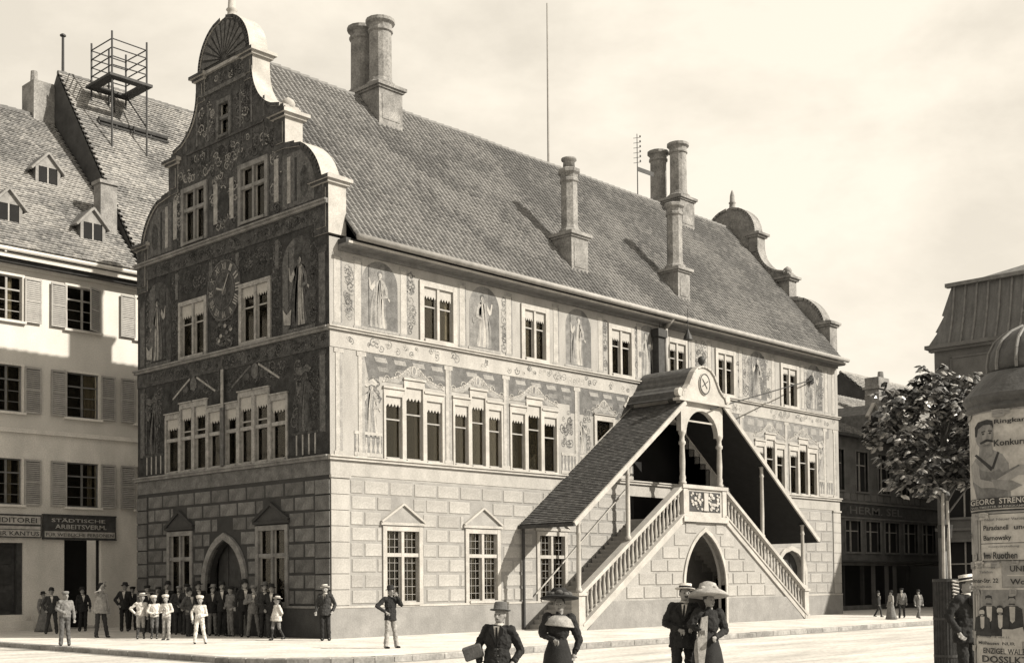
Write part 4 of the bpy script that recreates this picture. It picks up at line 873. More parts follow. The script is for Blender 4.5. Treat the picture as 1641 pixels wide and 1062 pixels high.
m = MB(HA); m.box(-16, 12, 0, .16, 14.15, 14.27); m.box(-16, 12, 0, .42, 14.27, 14.40, 1); m.box(-16, 12, 0, .58, 14.42, 14.60); m.box(-16, 12, .02, .50, 14.40, 14.42, 1); m.tube((-16, .66, 14.72), (12, .66, 14.72), .09, n=8); m.build('eave_cornice', ['house_plaster', 'dark_wood'], hA)
# shop signs
sg = thing('shop_sign', 'dark lettered shop signboard above the wide dark doorway', 'sign', (.5, HY, 4.07)); ST = lambda u, w, v: (u-.5, -w, v-4.07)
m = MB(ST); m.box(-1.04, 2.08, .06, .14, 3.62, 4.53); m.build('board', 'sign_dark', sg); m = MB(ST); m.box(-.98, 2.02, .14, .148, 3.66, 3.9); m.build('strip', 'sign_pale', sg)
m = MB(ST)
for q in ((-1.06, 2.10, 4.53, 4.58), (-1.06, 2.10, 3.57, 3.62)): m.box(q[0], q[1], .05, .17, q[2], q[3])
m.build('border', 'sign_dark', sg)
for s, x0, wd, z, h, mm_ in (('STÄDTISCHE', -.7, 2.3, 4.27, .17, 'sign_pale'), ('ARBEITSVERM.', -.55, 2.2, 4.0, .18, 'sign_pale'), ('FÜR WEIBLICHE PERSONEN', -.93, 2.9, 3.70, .16, 'ink')):
    lettering(s, wd, h, lambda u, v, x0=x0, z=z: ST(x0+u, .152, z+v), mm_, sg)
sg = thing('shop_sign', 'pale two-row shop signboard over the panelled shop door', 'sign', (-2.5, HY, 4.07)); ST2 = lambda u, w, v: (u+2.5, -w, v-4.07)
m = MB(ST2); m.box(-4.6, -1.10, .06, .13, 3.62, 4.53); m.build('board', 'sign_dark', sg); m = MB(ST2); m.box(-4.55, -1.15, .13, .138, 4.15, 4.46); m.box(-4.55, -1.15, .13, .138, 3.95, 4.07); m.box(-4.55, -1.15, .13, .138, 3.66, 3.92); m.build('strip', 'sign_pale', sg)
for s, x0, wd, z, h in (('CONDITOREI', -3.6, 2.3, 4.20, .2), ('COMPTOIR KANTUS', -4.1, 2.9, 3.7, .17)): lettering(s, wd, h, lambda u, v, x0=x0, z=z: ST2(x0+u, .142, z+v), 'ink', sg)
# roofs
def house_roof(parent, org, x0, x1, y0, z0, slope_, yr, mats, tw=.19, tl=.17, back=True, name='roof'):
    zr = z0+slope_*(yr-y0); S2 = Vector((0, 1, slope_)).normalized(); o = Vector(org); T_ = lambda u, w, v: (u-o.x, w-o.y, v-o.z)
    m = MB(T_); m.add([(x0, y0, z0), (x1, y0, z0), (x1, yr, zr), (x0, yr, zr), (x1, 2*yr-y0, z0), (x0, 2*yr-y0, z0)], [(0, 1, 2, 3), (3, 2, 4, 5)]); r = m.build(name, 'under_tile', parent)
    m = MB(T_); tiles(m, (x0, y0-.05, z0+.02), S2, x1-x0, math.hypot(yr-y0, zr-z0)+.05, tw, tl, len(mats), .012, .03, .012); stuff(m.build('roof_tiles', mats, r))
    m = MB(T_); x = x0
    while x < x1-.1: m.tube((x, yr, zr+.02), (x+.4, yr, zr+.04), .11, .13, 7); x += .38
    m.build('ridge_tiles', mats[0], r); return r
HT = ['house_tile_c', 'house_tile_a', 'house_tile_a', 'house_tile_b']
house_roof(hA, (-4, HY, 0), -9, 3.0, 16.36, 14.82, 1.05, 24.5, HT)
def dormer(xc, t, label=None):   # t = distance up the slope in y
    y = 16.36+t; z = 14.82+1.05*t+.03; d = MB(lambda u, w, v: (u+4, w-HY, v)); hw = .52; hgt = .75
    d.box(xc-hw, xc+hw, y, y+1.6, z-.1, z+hgt); o = d.build('dormer', 'house_tile_c', hA)
    T_ = lambda u, w, v: (u+4, w-HY, v)
    f = MB(T_); f.box(xc-hw-.03, xc-hw+.1, y-.06, y, z-.1, z+hgt); f.box(xc+hw-.1, xc+hw+.03, y-.06, y, z-.1, z+hgt); f.box(xc-hw, xc+hw, y-.1, y, z-.12, z); f.prism([(xc-hw, z+hgt), (xc+hw, z+hgt), (xc, z+hgt+.55)], y-.05, y); f.band([(xc-hw-.22, z+hgt-.18), (xc, z+hgt+.62)], .09, y-.16, y+.05); f.band([(xc, z+hgt+.621), (xc+hw+.22, z+hgt-.179)], .09, y-.161, y+.051); f.build('dormer_front', 'dormer_front', o)
    f = MB(T_); f.box(xc-hw+.1, xc+hw-.1, y-.03, y-.01, z, z+hgt); f.build('pane', 'interior', o)
    f = MB(T_); f.box(xc-.03, xc+.03, y-.05, y-.03, z, z+hgt); f.build('glazing_bar', 'wood_frame', o)
    f = MB(T_); f.add([(xc-hw-.25, y-.12, z+hgt-.16), (xc, y-.12, z+hgt+.66), (xc+hw+.25, y-.12, z+hgt-.16), (xc-hw-.25, y+1.5, z+hgt-.16), (xc, y+1.9, z+hgt+.66), (xc+hw+.25, y+1.5, z+hgt-.16)], [(0, 1, 4, 3), (1, 2, 5, 4)]); sd_ = f.build('dormer_roof', 'house_tile_c', o); so_ = sd_.modifiers.new('s', 'SOLIDIFY'); so_.thickness = .07
for (px, py) in ((148, 388), (76, 298), (13, 358)):
    r = ray(px, py); nn = Vector((0, -1.05, 1)); d0 = 14.82-1.05*16.36; tt = (d0-nn.dot(CAM))/nn.dot(r); q = CAM+r*tt; dormer(q.x, q.y-16.36)
m = MB(lambda u, w, v: (u+4, w-HY, v)); m.box(2.0, 2.75, 18.0, 18.6, 15.8, 18.75, 0); m.box(1.93, 2.82, 17.93, 18.67, 18.75, 18.9, 0); m.build('chimney', 'chimney', hA)
m = MB(lambda u, w, v: (u+4, w-HY, v)); m.box(2.0, 3.0, 24.2, 25.4, 22, 25.0, 0); m.lathe((2.3, 24.8, 25), [(.18, 0), (.15, .6)], 8); m.build('chimney', 'chimney', hA)
hB = thing('gabled_house', 'tall steep roofed house behind the corner house with dark bare firewall', 'house', (8, HY, 0)); TB = lambda u, w, v: (u-8, w-HY, v)
house_roof(hB, (8, HY, 0), 3.05, 16, 16.36, 14.82, 1.40, 24.0, HT)
m = MB(TB); zr = 14.82+1.4*(24.0-16.36)
m.add([(3.02, 16.4, 14.8), (3.02, 24.0, zr-.03), (3.02, 31.6, 14.8)], [(0, 1, 2)]); m.build('firewall', 'firewall', hB)
m = MB(TB); m.box(3.05, 16, 17.05, 31, 0, 14.7); m.build('wall', 'house_lower', hB)
# drying platform on the roof
def on_planeB(px, py, off=0): 
    r = ray(px, py); nn = Vector((0, -1.4, 1)); d0 = 14.82-1.4*16.36+off; tt = (d0-nn.dot(CAM))/nn.dot(r); return CAM+r*tt
pf = thing('roof_platform', 'open slatted timber drying platform on stilts above the steep roof', 'platform', (5.5, 22.2, 24.0))
o = Vector(pf.location); PT = lambda u, w, v: (u-o.x, w-o.y, v-o.z)
bx0, bx1, by0, by1, pz = 4.2, 5.95, 21.1, 23.0, 24.95
for (x, y) in ((bx0, by0), (bx1, by0), (bx0, by1), (bx1, by1), ((bx0+bx1)/2, by1)):
    m = MB(PT); m.tube((x, y, 14.8+1.4*(y-16.4)-.1), (x, y, pz+2.0), .045, n=6); m.build('post', 'iron', pf)
for z in (0.0, .45, .85, 1.25, 1.65):
    for (a, b) in (((bx0, by0), (bx1, by0)), ((bx0, by1), (bx1, by1)), ((bx0, by0), (bx0, by1)), ((bx1, by0), (bx1, by1))):
        if z == 0: continue
        m = MB(PT); m.tube((a[0], a[1], pz+z), (b[0], b[1], pz+z+random.uniform(-.04, .04)), .03, n=5); m.build('rail', 'iron', pf)
m = MB(PT)
for (a, b, c, d) in ((bx0-.2, bx1+.2, by0-.2, by0+.25), (bx0-.2, bx1+.2, by1-.25, by1+.2), (bx0-.2, bx0+.25, by0+.25, by1-.25), (bx1-.25, bx1+.2, by0+.25, by1-.25)): m.box(a, b, c, d, pz-.12, pz)
m.build('deck', 'dark_wood', pf)
m = MB(PT); m.tube((bx0, by0, pz), (bx0+1.2, by1, pz-1.2), .04, n=5); m.tube((bx1, by0, pz-2), (bx1, by1, pz), .04, n=5); m.build('brace', 'iron', pf)
sb = MB(); a = on_planeB(158, 190, .35); b = on_planeB(270, 226, .35); b = Vector((b.x, a.y, a.z)); sb.tube((0, 0, 0), b-a, .11, n=6); sb.tube((0, -.12, -.25), b-a+Vector((0, -.12, -.25)), .06, n=6)
for q in range(5): p = (b-a)*(q/4); sb.tube(p, p+Vector((0, -.12, -.5)), .04, n=5)
so_ = sb.build('snow_guard', 'dark_wood'); so_.location = a; tag(so_, 'dark timber snow guard rail across the steep roof', 'snow guard')
m = MB(); m.tube((0, 0, 0), (0, 0, 2.0), .07, .06, 8); m.lathe((0, 0, 2.0), [(.14, 0), (.14, .06), (.05, .12)], 8); o_ = m.build('vent_pipe', 'iron'); o_.location = (3.4, 24.2, zr-.1); tag(o_, 'thin vent pipe with cap on the peak above the firewall', 'vent pipe')

# ------------------------------------------------------------------ street house and mansard building on the right
sh_ = thing('street_house', 'shaded three-storey house with dark shop front and tiled roof behind the town hall', 'house', (42, 3, 0)); SH = lambda u, w, v: (u-42, -w, v)
sholes = []
for x in (33.8, 36.2, 38.9, 41.5, 44.0, 46.6):
    sholes.append((x, x+1.35, 6.55, 8.75))
for x in (34.2, 37.6, 39.9, 42.2, 44.6, 47.0): sholes.append((x, x+1.7, 3.2, 4.9))
sholes.append((32.6, 51.8, .25, 2.45))
m = MB(SH); wall_holes(m, 32.5, 52, -.3, 9.6, sholes, .25); shw = m.build('wall', 'street_wall', sh_)
for h in sholes[:-1]:
    m = MB(SH); a, b, c, d = h; m.box(a-.1, a, -.1, .05, c-.1, d+.1); m.box(b, b+.1, -.1, .05, c-.1, d+.1); m.box(a, b, -.1, .046, d, d+.1); m.box(a, b, -.1, .1, c-.1, c); fr = m.build('window', 'mansard_wall', sh_)
    m = MB(SH); m.box(a, b, -.2, -.19, c, d); m.build('pane', 'interior', fr); m = MB(SH); m.box((a+b)/2-.035, (a+b)/2+.035, -.19, -.12, c, d); m.box(a, b, -.19, -.14, c+(d-c)*.66, c+(d-c)*.66+.06); m.build('casement', 'wood_frame', fr)
m = MB(SH); m.add([(32.4, -1.8, -.2), (60, -1.8, -.2), (60, -1.8, 2.6), (32.4, -1.8, 2.6)], [(0, 1, 2, 3)]); m.build('shop_interior', 'interior', sh_)
for x in (34.8, 37.4, 39.6, 40.9, 42.5, 43.5, 45.2): m = MB(SH); m.box(x-.06, x+.06, -.2, .0, .25, 2.45); m.build('shop_post', 'mansard_wall' if int(x*10) % 2 else 'street_dark', sh_)
m = MB(SH); m.box(32.5, 52, 0, .15, 2.45, 2.62); m.box(32.5, 52, 0, .9, 2.62, 2.7, 1); m.box(32.5, 52, 0, .12, 5.85, 5.95); m.box(32.5, 52, 0, .1, 5.02, 5.12); m.build('ledge', ['mansard_wall', 'street_dark'], sh_)
m = MB(SH); m.box(36.6, 47.4, .02, .08, 5.14, 5.84); sgn = m.build('sign_band', 'sign_dark', sh_)
lettering('HERM. SEL', 6.2, .42, lambda u, v: SH(38.0+u, .09, 5.28+v), 'mansard_wall', sgn)
m = MB(SH); 
for q in range(14): m.box(36.7+q*.78, 37.3+q*.78, .0, .03, 6.05, 6.4)
m.build('painted_panel', 'mansard_wall', shw)
house_roof(sh_, (42, 3, 0), 32.4, 41.6, 2.45, 9.55, .5, 6.2, ['house_tile_c', 'house_tile_a'], .24, .22); house_roof(sh_, (42, 3, 0), 41.6, 52, 2.45, 9.55, .62, 8.2, ['house_tile_a', 'house_tile_b'], .24, .22)
m = MB(lambda u, w, v: (u-42, w-3, v)); m.box(32.5, 52, 2.4, 2.75, 9.42, 9.62); m.build('eave', 'dark_wood', sh_)
m = MB(lambda u, w, v: (u-42, w-3, v)); m.box(44.35, 45.7, 4.3, 5.2, 10, 13.7); m.box(44.25, 45.8, 4.2, 5.3, 13.0, 13.15); m.lathe((45.4, 4.7, 13.7), [(.2, 0), (.16, .45)], 8); m.build('chimney', 'chimney', sh_)
m = MB(lambda u, w, v: (u-42, w-3, v)); m.prism([(40.0, 9.9), (41.3, 9.9), (41.3, 10.9), (40.65, 11.5), (40.0, 10.9)], 2.75, 5.2, 1); m.band([(39.85, 10.75), (40.65, 11.56)], .1, 2.65, 2.85, 0); m.band([(40.65, 11.561), (41.45, 10.751)], .1, 2.649, 2.851, 0); m.box(40.0, 40.2, 2.7, 2.75, 9.9, 10.9, 0); m.box(41.1, 41.3, 2.7, 2.75, 9.9, 10.9, 0); m.box(40.2, 41.1, 2.72, 2.75, 10.0, 10.9, 2); m.build('dormer', ['trim', 'house_tile_c', 'interior'], sh_)
# a taller roof behind
s2 = thing('rear_house', 'house with a big tiled roof and dark gable rising behind the shaded street', 'house', (56, 11, 0))
house_roof(s2, (56, 11, 0), 52.1, 72, 5.6, 11.2, .83, 11.0, ['house_tile_b', 'house_tile_a'], .26, .24)
m = MB(lambda u, w, v: (u-56, w-11, v)); m.box(52.12, 72, 6, 16, 0, 11.1); m.add([(52.07, 5.6, 11.2), (52.07, 11.0, 15.68), (52.07, 16.4, 11.2)], [(0, 1, 2)]); m.build('wall', 'firewall', s2)

MX, MY = 40.0, -1.15
mb_ = thing('mansard_building', 'tall grey building with zinc mansard roof and carved frieze behind the poster column', 'building', (MX, -8, 0)); MS = lambda u, w, v: (-w, u+8, v)
mh = []
for k, y in enumerate((-3.4, -6.6, -9.8, -13)):
    for (c, d) in ((.2, 3.6), (4.9, 7.4), (8.4, 10.8)): mh.append((y, y+1.7, c, d))
m = MB(MS); wall_holes(m, -30, MY, -.3, 14.0, mh, .3); m.add([(MY, 0, -.3), (MY, -20, -.3), (MY, -20, 14), (MY, 0, 14)], [(0, 1, 2, 3)]); m.add([(-30, 0, -.3), (-30, -20, -.3), (-30, -20, 14), (-30, 0, 14)], [(0, 1, 2, 3)]); mw = m.build('wall', 'mansard_wall', mb_)
for h in mh:
    a, b, c, d = h; m = MB(MS); m.box(a-.16, a, -.1, .08, c, d+.16); m.box(b, b+.16, -.1, .08, c, d+.16); m.box(a, b, -.1, .075, d, d+.16); m.box(a-.2, b+.2, -.1, .16, c-.12, c); fr = m.build('window', 'mansard_wall', mb_)
    m = MB(MS); m.box(a, b, -.25, -.24, c, d); m.build('pane', 'interior', fr); m = MB(MS); m.box((a+b)/2-.04, (a+b)/2+.04, -.24, -.18, c, d); m.box(a, b, -.24, -.19, c+(d-c)*.65, c+(d-c)*.65+.07); m.build('casement', 'wood_frame', fr)
m = MB(MS)
for z in (4.2, 7.9, 11.4): m.box(-30, MY+.1, 0, .14, z, z+.16)
m.box(-30, MY+.12, 0, .16, 11.85, 12.0); m.box(-30, MY+.2, -.1, .26, 13.8, 13.95); m.box(-30, MY+.36, -.1, .42, 13.95, 14.15); m.build('cornice', 'mansard_wall', mb_)
for y in (-4.2, -9, -14):
    m = MB(MS); m.box(y-1.3, y+2.2, 0, .05, 12.25, 13.5); m.band([(y-1.2, 12.3), (y+2.1, 12.3), (y+2.1, 13.4), (y-1.2, 13.4), (y-1.2, 12.3)], .1, .05, .1); m.build('frieze_panel', 'mansard_wall', mw)
    m = MB(MS); m.prism(ellipse((y-2.1, 12.85), .4, .5, 14), 0, .16); m.prism(ellipse((y-2.1, 12.85), .22, .3, 12), .16, .24); m.prism([(y-2.7, 12.3), (y-1.5, 12.3), (y-2.1, 12.6)], 0, .12); m.build('cartouche', 'mansard_wall', mw)
prof = [(.22, 14.15), (-.06, 14.9), (-.32, 15.8), (-.62, 17.35)]
m = MB(MS)
for (w0, z0), (w1, z1) in zip(prof[:-1], prof[1:]):
    m.add([(-30, w0, z0), (MY+w0, w0, z0), (MY+w1-.15, w1, z1), (-30, w1, z1)], [(0, 1, 2, 3)]); m.add([(MY+w0, w0, z0), (MY+w0, -20, z0), (MY+w1-.15, -20, z1), (MY+w1-.15, w1, z1)], [(0, 1, 2, 3)])
m.add([(-30, -.62, 17.35), (MY-.7, -.62, 17.35), (MY-6, -6, 19.6), (-30, -6, 19.6)], [(0, 1, 2, 3)]); m.add([(MY-.7, -.62, 17.35), (MY-.7, -20, 17.35), (MY-6, -16, 19.6), (MY-6, -6, 19.6)], [(0, 1, 2, 3)])
mr = m.build('mansard_roof', 'zinc', mb_)
y = MY-.95
while y > -14:
    m = MB(MS)
    for (w0, z0), (w1, z1) in zip(prof[:-1], prof[1:]): m.prism([(y-.07, z0), (y+.07, z0), (y+.07, z1), (y-.07, z1)], 0, .001) if False else m.add([(y-.05, w0+.10, z0), (y+.05, w0+.10, z0), (y+.05, w1+.10, z1), (y-.05, w1+.10, z1), (y-.05, w0-.05, z0), (y+.05, w0-.05, z0), (y+.05, w1-.05, z1), (y-.05, w1-.05, z1)], [(0, 1, 2, 3), (0, 3, 7, 4), (1, 2, 6, 5)])
    m.build('roof_seam', 'lead', mr); y -= .62
m = MB(MS); m.box(-30, MY-.5, -.75, -.35, 17.3, 17.5); m.build('roof_curb', 'lead', mr)

# ------------------------------------------------------------------ poster column
PC = at_depth(1664, 13.0, RZ); PR = .645; PXM = F/13.0
pc = thing('poster_column', 'round advertising column with domed cap, pasted over with printed posters', 'advertising column', PC)
fdir = (CAM-PC); fdir.z = 0; fdir.normalize(); rdir = Vector((-fdir.y, fdir.x, 0))
def cylp(px, py, off=.0):            # poster coordinates (photo pixels) wrapped on the drum
    s = max(-.999, min(.999, (px-1664)/(PR*PXM))); th = math.asin(s); r = PR+off; z = CAM.z+(924-py)/PXM-RZ
    v = fdir*(r*math.cos(th))+rdir*(r*math.sin(th)); return (v.x, v.y, z)
m = MB(); m.lathe((0, 0, 0), [(.72, 0), (.72, .25), (.68, .32), (PR, .36), (PR, 3.50)], 48); m.build('drum', 'paper_b', pc, False)
m = MB(); m.lathe((0, 0, 0), [(PR, 3.50), (.69, 3.54), (.67, 3.58), (.71, 3.63), (.71, 3.67), (.65, 3.74), (.57, 3.84), (.49, 3.93)], 40); m.build('cap_cornice', 'dome_lead', pc, False)
m = MB(); m.lathe((0, 0, 0), [(.44, 3.93), (.45, 4.02), (.43, 4.15), (.37, 4.27), (.26, 4.36), (.12, 4.42), (.07, 4.44), (.06, 4.52), (.1, 4.58), (.02, 4.7)], 32); dm = m.build('dome', 'dome_lead', pc, True)
for q in range(12):
    a = 2*PI*q/12; m = MB()
    for (r0, z0), (r1, z1) in zip([(.455, 3.95), (.46, 4.02), (.44, 4.15), (.38, 4.27), (.27, 4.36)], [(.46, 4.02), (.44, 4.15), (.38, 4.27), (.27, 4.36), (.12, 4.43)]): m.tube((r0*math.cos(a), r0*math.sin(a), z0), (r1*math.cos(a), r1*math.sin(a), z1), .018, n=5)
    m.build('dome_rib', 'lead', dm)
def clipx(pts, x0, x1):
    for s, lim in ((1, x0), (-1, x1)):
        o = []
        for a, b in zip(pts, pts[1:]+pts[:1]):
            ia, ib = s*(a[0]-lim) >= 0, s*(b[0]-lim) >= 0
            if ia: o.append(a)
            if ia != ib: t = (lim-a[0])/(b[0]-a[0]); o.append((lim, a[1]+t*(b[1]-a[1])))
        pts = o
        if len(pts) < 3: return []
    return pts
def wrap(mb, pts, off, m=0):
    x = min(p[0] for p in pts); x1 = max(p[0] for p in pts)
    while x < x1-.01:
        c = clipx(pts, x, min(x+5, x1)); x += 5
        if len(c) >= 3: mb.add([cylp(p[0], p[1], off) for p in c], [list(range(len(c)))], m)
rect = lambda a, b, c, d: [(a, c), (b, c), (b, d), (a, d)]
PMAT = ['paper', 'paper_b', 'paper_c', 'ink', 'ink_mid', 'ink_soft']
def poster(shapes, texts=(), off=.004):
    mb = MB()
    for k, (pts, mi) in enumerate(shapes): wrap(mb, pts, off+.0006*k, mi)
    o = mb.build('poster', PMAT, pc)
    for (s, x, y, wd, h, mt) in texts: lettering(s, wd, h, lambda u, v, x=x, y=y: cylp(x+u, y-v, off+.016), mt, o, 'lettering', .02)
    return o
def bust(cx, top, sc, coat=3, shirt=0, skin=5):   # small portrait of a man in evening dress
    X = lambda a, b: (cx+a*sc, top+b*sc)
    return [([X(-14, 22), X(-8, 18), X(8, 18), X(15, 23), X(18, 60), X(-18, 60)], coat), ([X(-4, 19), X(5, 19), X(4, 42), X(0, 46), X(-3, 42)], shirt), ([X(*p) for p in ellipse((0, 10), 5.5, 8, 12)], skin), ([X(-5.5, 8), X(-5, 2), X(0, 0), X(5, 2), X(5.6, 8), X(3, 5), X(-3, 5)], 3), ([X(-4, 14), X(4, 14), X(5, 16), X(-5, 16)], 3)]
# athlete poster
HX, HYp = 1591, 697
ath = [(rect(1566, 1700, 662, 818), 0), (rect(1566, 1700, 816, 818.5), 3),
       ([(1569, 742), (1577, 731), (1590, 722), (1604, 722), (1617, 730), (1626, 745), (1628, 797), (1577, 797), (1571, 770)], 5),
       ([(1572, 770), (1579, 745), (1586, 752), (1600, 757), (1612, 752), (1622, 765), (1624, 797), (1577, 797)], 4),
       ([(1575, 727), (1578, 725), (1603, 750), (1600, 755)], 3), ([(1610, 725), (1613, 727), (1604, 752), (1600, 752)], 3),
       ([(1569, 742), (1575, 735), (1582, 745), (1583, 762), (1600, 768), (1640, 748), (1668, 750), (1668, 765), (1640, 764), (1608, 782), (1585, 780), (1572, 768)], 1),
       ([(1583, 762), (1600, 768), (1640, 748), (1642, 750), (1602, 772), (1584, 766)], 4), ([(1600, 768), (1630, 772), (1645, 780), (1628, 788), (1606, 783)], 5),
       ([(1584, 712), (1602, 712), (1604, 728), (1594, 734), (1582, 728)], 5),
       ([(HX+a, HYp+b) for a, b in ellipse((0, 0), 13.5, 21, 20)], 5), ([(HX+a, HYp+b) for a, b in ellipse((4, 3), 6.5, 12, 20)], 1),
       ([(1577, 697), (1577, 682), (1582, 675), (1596, 673), (1604, 676), (1605, 690), (1602, 682), (1590, 681), (1582, 686), (1580, 698)], 3),
       ([(1587, 691), (1593, 690), (1593, 692), (1587, 693)], 3), ([(1597, 690), (1603, 691), (1603, 693), (1597, 692)], 3), (ellipse((1590, 695), 2, 1.6, 8), 3), (ellipse((1600, 695), 2, 1.6, 8), 3), ([(1596, 694), (1599, 703), (1594, 703)], 5),
       ([(1585, 708), (1594, 704), (1597, 704), (1604, 707), (1605, 710), (1596, 708), (1586, 711)], 3), (rect(1590, 1600, 713, 714.5), 4),
       (rect(1567, 1700, 797, 814), 3)]
poster(ath, [('Ringkampf', 1607, 684, 62, 9, 'ink'), ('Konkurrenz', 1606, 717, 66, 10, 'ink'), ('GEORG  STRENGE', 1569, 807, 88, 9, 'paper'), ('WELTMEISTER IM RINGKAMPF', 1570, 813, 80, 3.5, 'paper_b')])
poster([(rect(1556, 1700, 641, 660), 1), (rect(1560, 1625, 653, 655), 4), (rect(1575, 1640, 658, 660), 4)], [('Mülhausen', 1565, 652, 40, 5, 'ink')])
poster([(rect(1560, 1577, 822, 884), 2)], [('S', 1563, 858, 7, 8, 'ink')])
poster([(rect(1580, 1700, 822, 896), 0), (rect(1581, 1700, 822, 823), 3), (rect(1581, 1700, 868, 869), 3), (rect(1581, 1582, 822, 896), 3), (rect(1581, 1700, 895, 896), 3)], [('Paradanell', 1588, 848, 36, 8, 'ink'), ('Barnowsky', 1588, 866, 40, 10, 'ink'), ('Im Ruothen', 1588, 893, 48, 11, 'ink'), ('Neu! Neuer Variété', 1590, 833, 60, 4, 'ink_mid'), ('Gastvorstellung', 1595, 876, 44, 4, 'ink_mid'), ('und B', 1632, 848, 30, 8, 'ink')])
poster([(rect(1558, 1612, 899, 940), 0)], [('Büreau  und  Wohnung', 1562, 908, 42, 4, 'ink_mid'), ('Colmar-Str. 22', 1560, 930, 48, 7, 'ink'), ('Telefon', 1580, 915, 20, 4, 'ink_mid'), ('zu haben', 1564, 938, 34, 4, 'ink_mid')])
poster([(rect(1617, 1700, 898, 936), 2), (rect(1620, 1700, 918, 919.5), 0)], [('UND', 1625, 913, 26, 9, 'ink'), ('Wo?', 1625, 933, 26, 9, 'ink')])
grp = [(rect(1574, 1700, 941, 1004), 5)]+bust(1592, 949, .95)+bust(1626, 949, .95)+bust(1582, 969, .75, 3, 0, 0)+bust(1609, 965, .8, 3, 0, 0)+[(rect(1574, 1700, 1003, 1005), 3)]
poster([(rect(1571, 1700, 938, 1085), 0)]+grp, [('Sonntag 14. und 15. Sept.', 1577, 1017, 60, 4, 'ink_mid'), ('Mülhausen', 1577, 1027, 30, 5, 'ink'), ('NUR', 1612, 1027, 18, 5, 'ink'), ('ENZIGEL WALZER', 1584, 1041, 70, 9, 'ink'), ('DOSSLKT', 1582, 1055, 66, 11, 'ink')])
poster([(rect(1559, 1570, 945, 1085), 2)], [])
poster([(rect(1612, 1640, 1002, 1040), 0), ([(1620, 1004), (1641, 998), (1646, 1020), (1626, 1022)], 0)], [], .02)

rs = random.Random(31)
for q in range(22):      # small torn bills and scraps pasted between the posters
    x = rs.choice((rs.uniform(1560, 1577), rs.uniform(1560, 1640))); y = rs.choice((820, 884, 897, 940, 1006, 896, 1030, 660)); wd, hg = rs.uniform(6, 16), rs.uniform(5, 12); jt = lambda: rs.uniform(-1.6, 1.6)
    sh_p = [(x+jt(), y+jt()), (x+wd*.5, y+jt()), (x+wd+jt(), y+jt()), (x+wd+jt(), y+hg*.6), (x+wd+jt(), y+hg+jt()), (x+wd*.4, y+hg+jt()), (x+jt(), y+hg+jt())]
    poster([(sh_p, rs.choice((0, 1, 1, 2)))]+[(rect(x+1.5, x+wd*rs.uniform(.6, .9), y+1.5+k*2.2, y+2.2+k*2.2), 4) for k in range(int(hg/2.8))], [], .0135+.0002*q)

# ------------------------------------------------------------------ young street tree with guard and stakes
TP = at_depth(1516, 23.5, RZ)
tr = thing('street_tree', 'young broad-leaved street tree with sparse tiers of glossy leaves', 'tree', TP); rnd = random.Random(11)
limbs = []
m = MB(); pts = [Vector((0, 0, 0)), Vector((.03, .02, 1.2)), Vector((-.02, .03, 2.3)), Vector((.03, 0, 3.3)), Vector((0, .02, 4.3)), Vector((.04, 0, 5.3))]; rr = [.085, .07, .06, .05, .035, .015]
for i in range(5): m.tube(pts[i], pts[i+1], rr[i], rr[i+1], 9)
CC = Vector((-RT.x*.06, -RT.y*.06, 4.5))
for q in range(120):
    while True:
        v = Vector((rnd.uniform(-1, 1), rnd.uniform(-1, 1), rnd.uniform(-1, 1)))
        if .3 < v.length < 1: break
    v = v.normalized()*(v.length**.5); k = 1+.22*math.sin(v.x*5+1)*math.cos(v.y*4+v.z*3); e = CC+Vector((v.x*1.08*k, v.y*1.08*k, v.z*1.10*k-.12*(v.x*v.x+v.y*v.y)))
    zb = max(2.9, min(5.0, e.z-.55-.25*rnd.random())); b = Vector((.02, .01, zb)); md = b.lerp(e, .55)+Vector((rnd.uniform(-.1, .1), rnd.uniform(-.1, .1), .12))
    if q < 34: m.tube(b, md, .024, .014, 6); m.tube(md, e, .014, .006, 5)
    limbs.append((b, md, e))
m.build('trunk', 'bark', tr, True)
m = MB()
def leaf(p, d, ln, wd, roll, mi):
    d = d.normalized(); s = d.cross(Vector((0, 0, 1)));
    if s.length < .05: s = Vector((1, 0, 0))
    s.normalize(); n = s.cross(d); s2 = s*math.cos(roll)+n*math.sin(roll); n2 = n*math.cos(roll)-s*math.sin(roll); dr = Vector((0, 0, -.18*ln))
    m.add([tuple(p), tuple(p+d*ln*.35+s2*wd*.75+n2*.02), tuple(p+d*ln*.72+s2*wd+dr*.4), tuple(p+d*ln+dr), tuple(p+d*ln*.72-s2*wd+dr*.4), tuple(p+d*ln*.35-s2*wd*.75+n2*.02), tuple(p+d*ln*.5+n2*.035)], [(0, 1, 6), (1, 2, 6), (2, 3, 6), (3, 4, 6), (4, 5, 6), (5, 0, 6)], mi)
for (b, md, e) in limbs:
    for q in range(14):
        p = e+Vector((rnd.gauss(0, .13), rnd.gauss(0, .13), rnd.gauss(0, .10))); a = rnd.uniform(0, 2*PI)
        for k in range(rnd.choice((2, 3, 4))):
            aa = a+(k-2)*.6; leaf(p, Vector((math.cos(aa), math.sin(aa), rnd.uniform(-.5, .35))), rnd.uniform(.11, .23), rnd.uniform(.034, .062), rnd.uniform(-.7, .7), rnd.choice((0, 0, 1, 1, 2)))
stuff(m.build('crown', ['leaf_a', 'leaf_b', 'leaf_c'], tr))
tg = thing('tree_guard', 'dark slatted tree guard with pale lattice strip around the young trunk', 'tree guard', TP)
m = MB(); n = 26
for q in range(n): a = 2*PI*q/n; m2 = MB(); m2.tube((.21*math.cos(a), .21*math.sin(a), 0), (.21*math.cos(a), .21*math.sin(a), 1.78), .035, n=5); m2.build('slat', 'cloth_dark', tg)
for z in (.3, 1.0, 1.72): m3 = MB(); m3.lathe((0, 0, z), [(.225, 0), (.25, .0), (.25, .05), (.225, .05)], 20); m3.build('hoop', 'iron', tg)
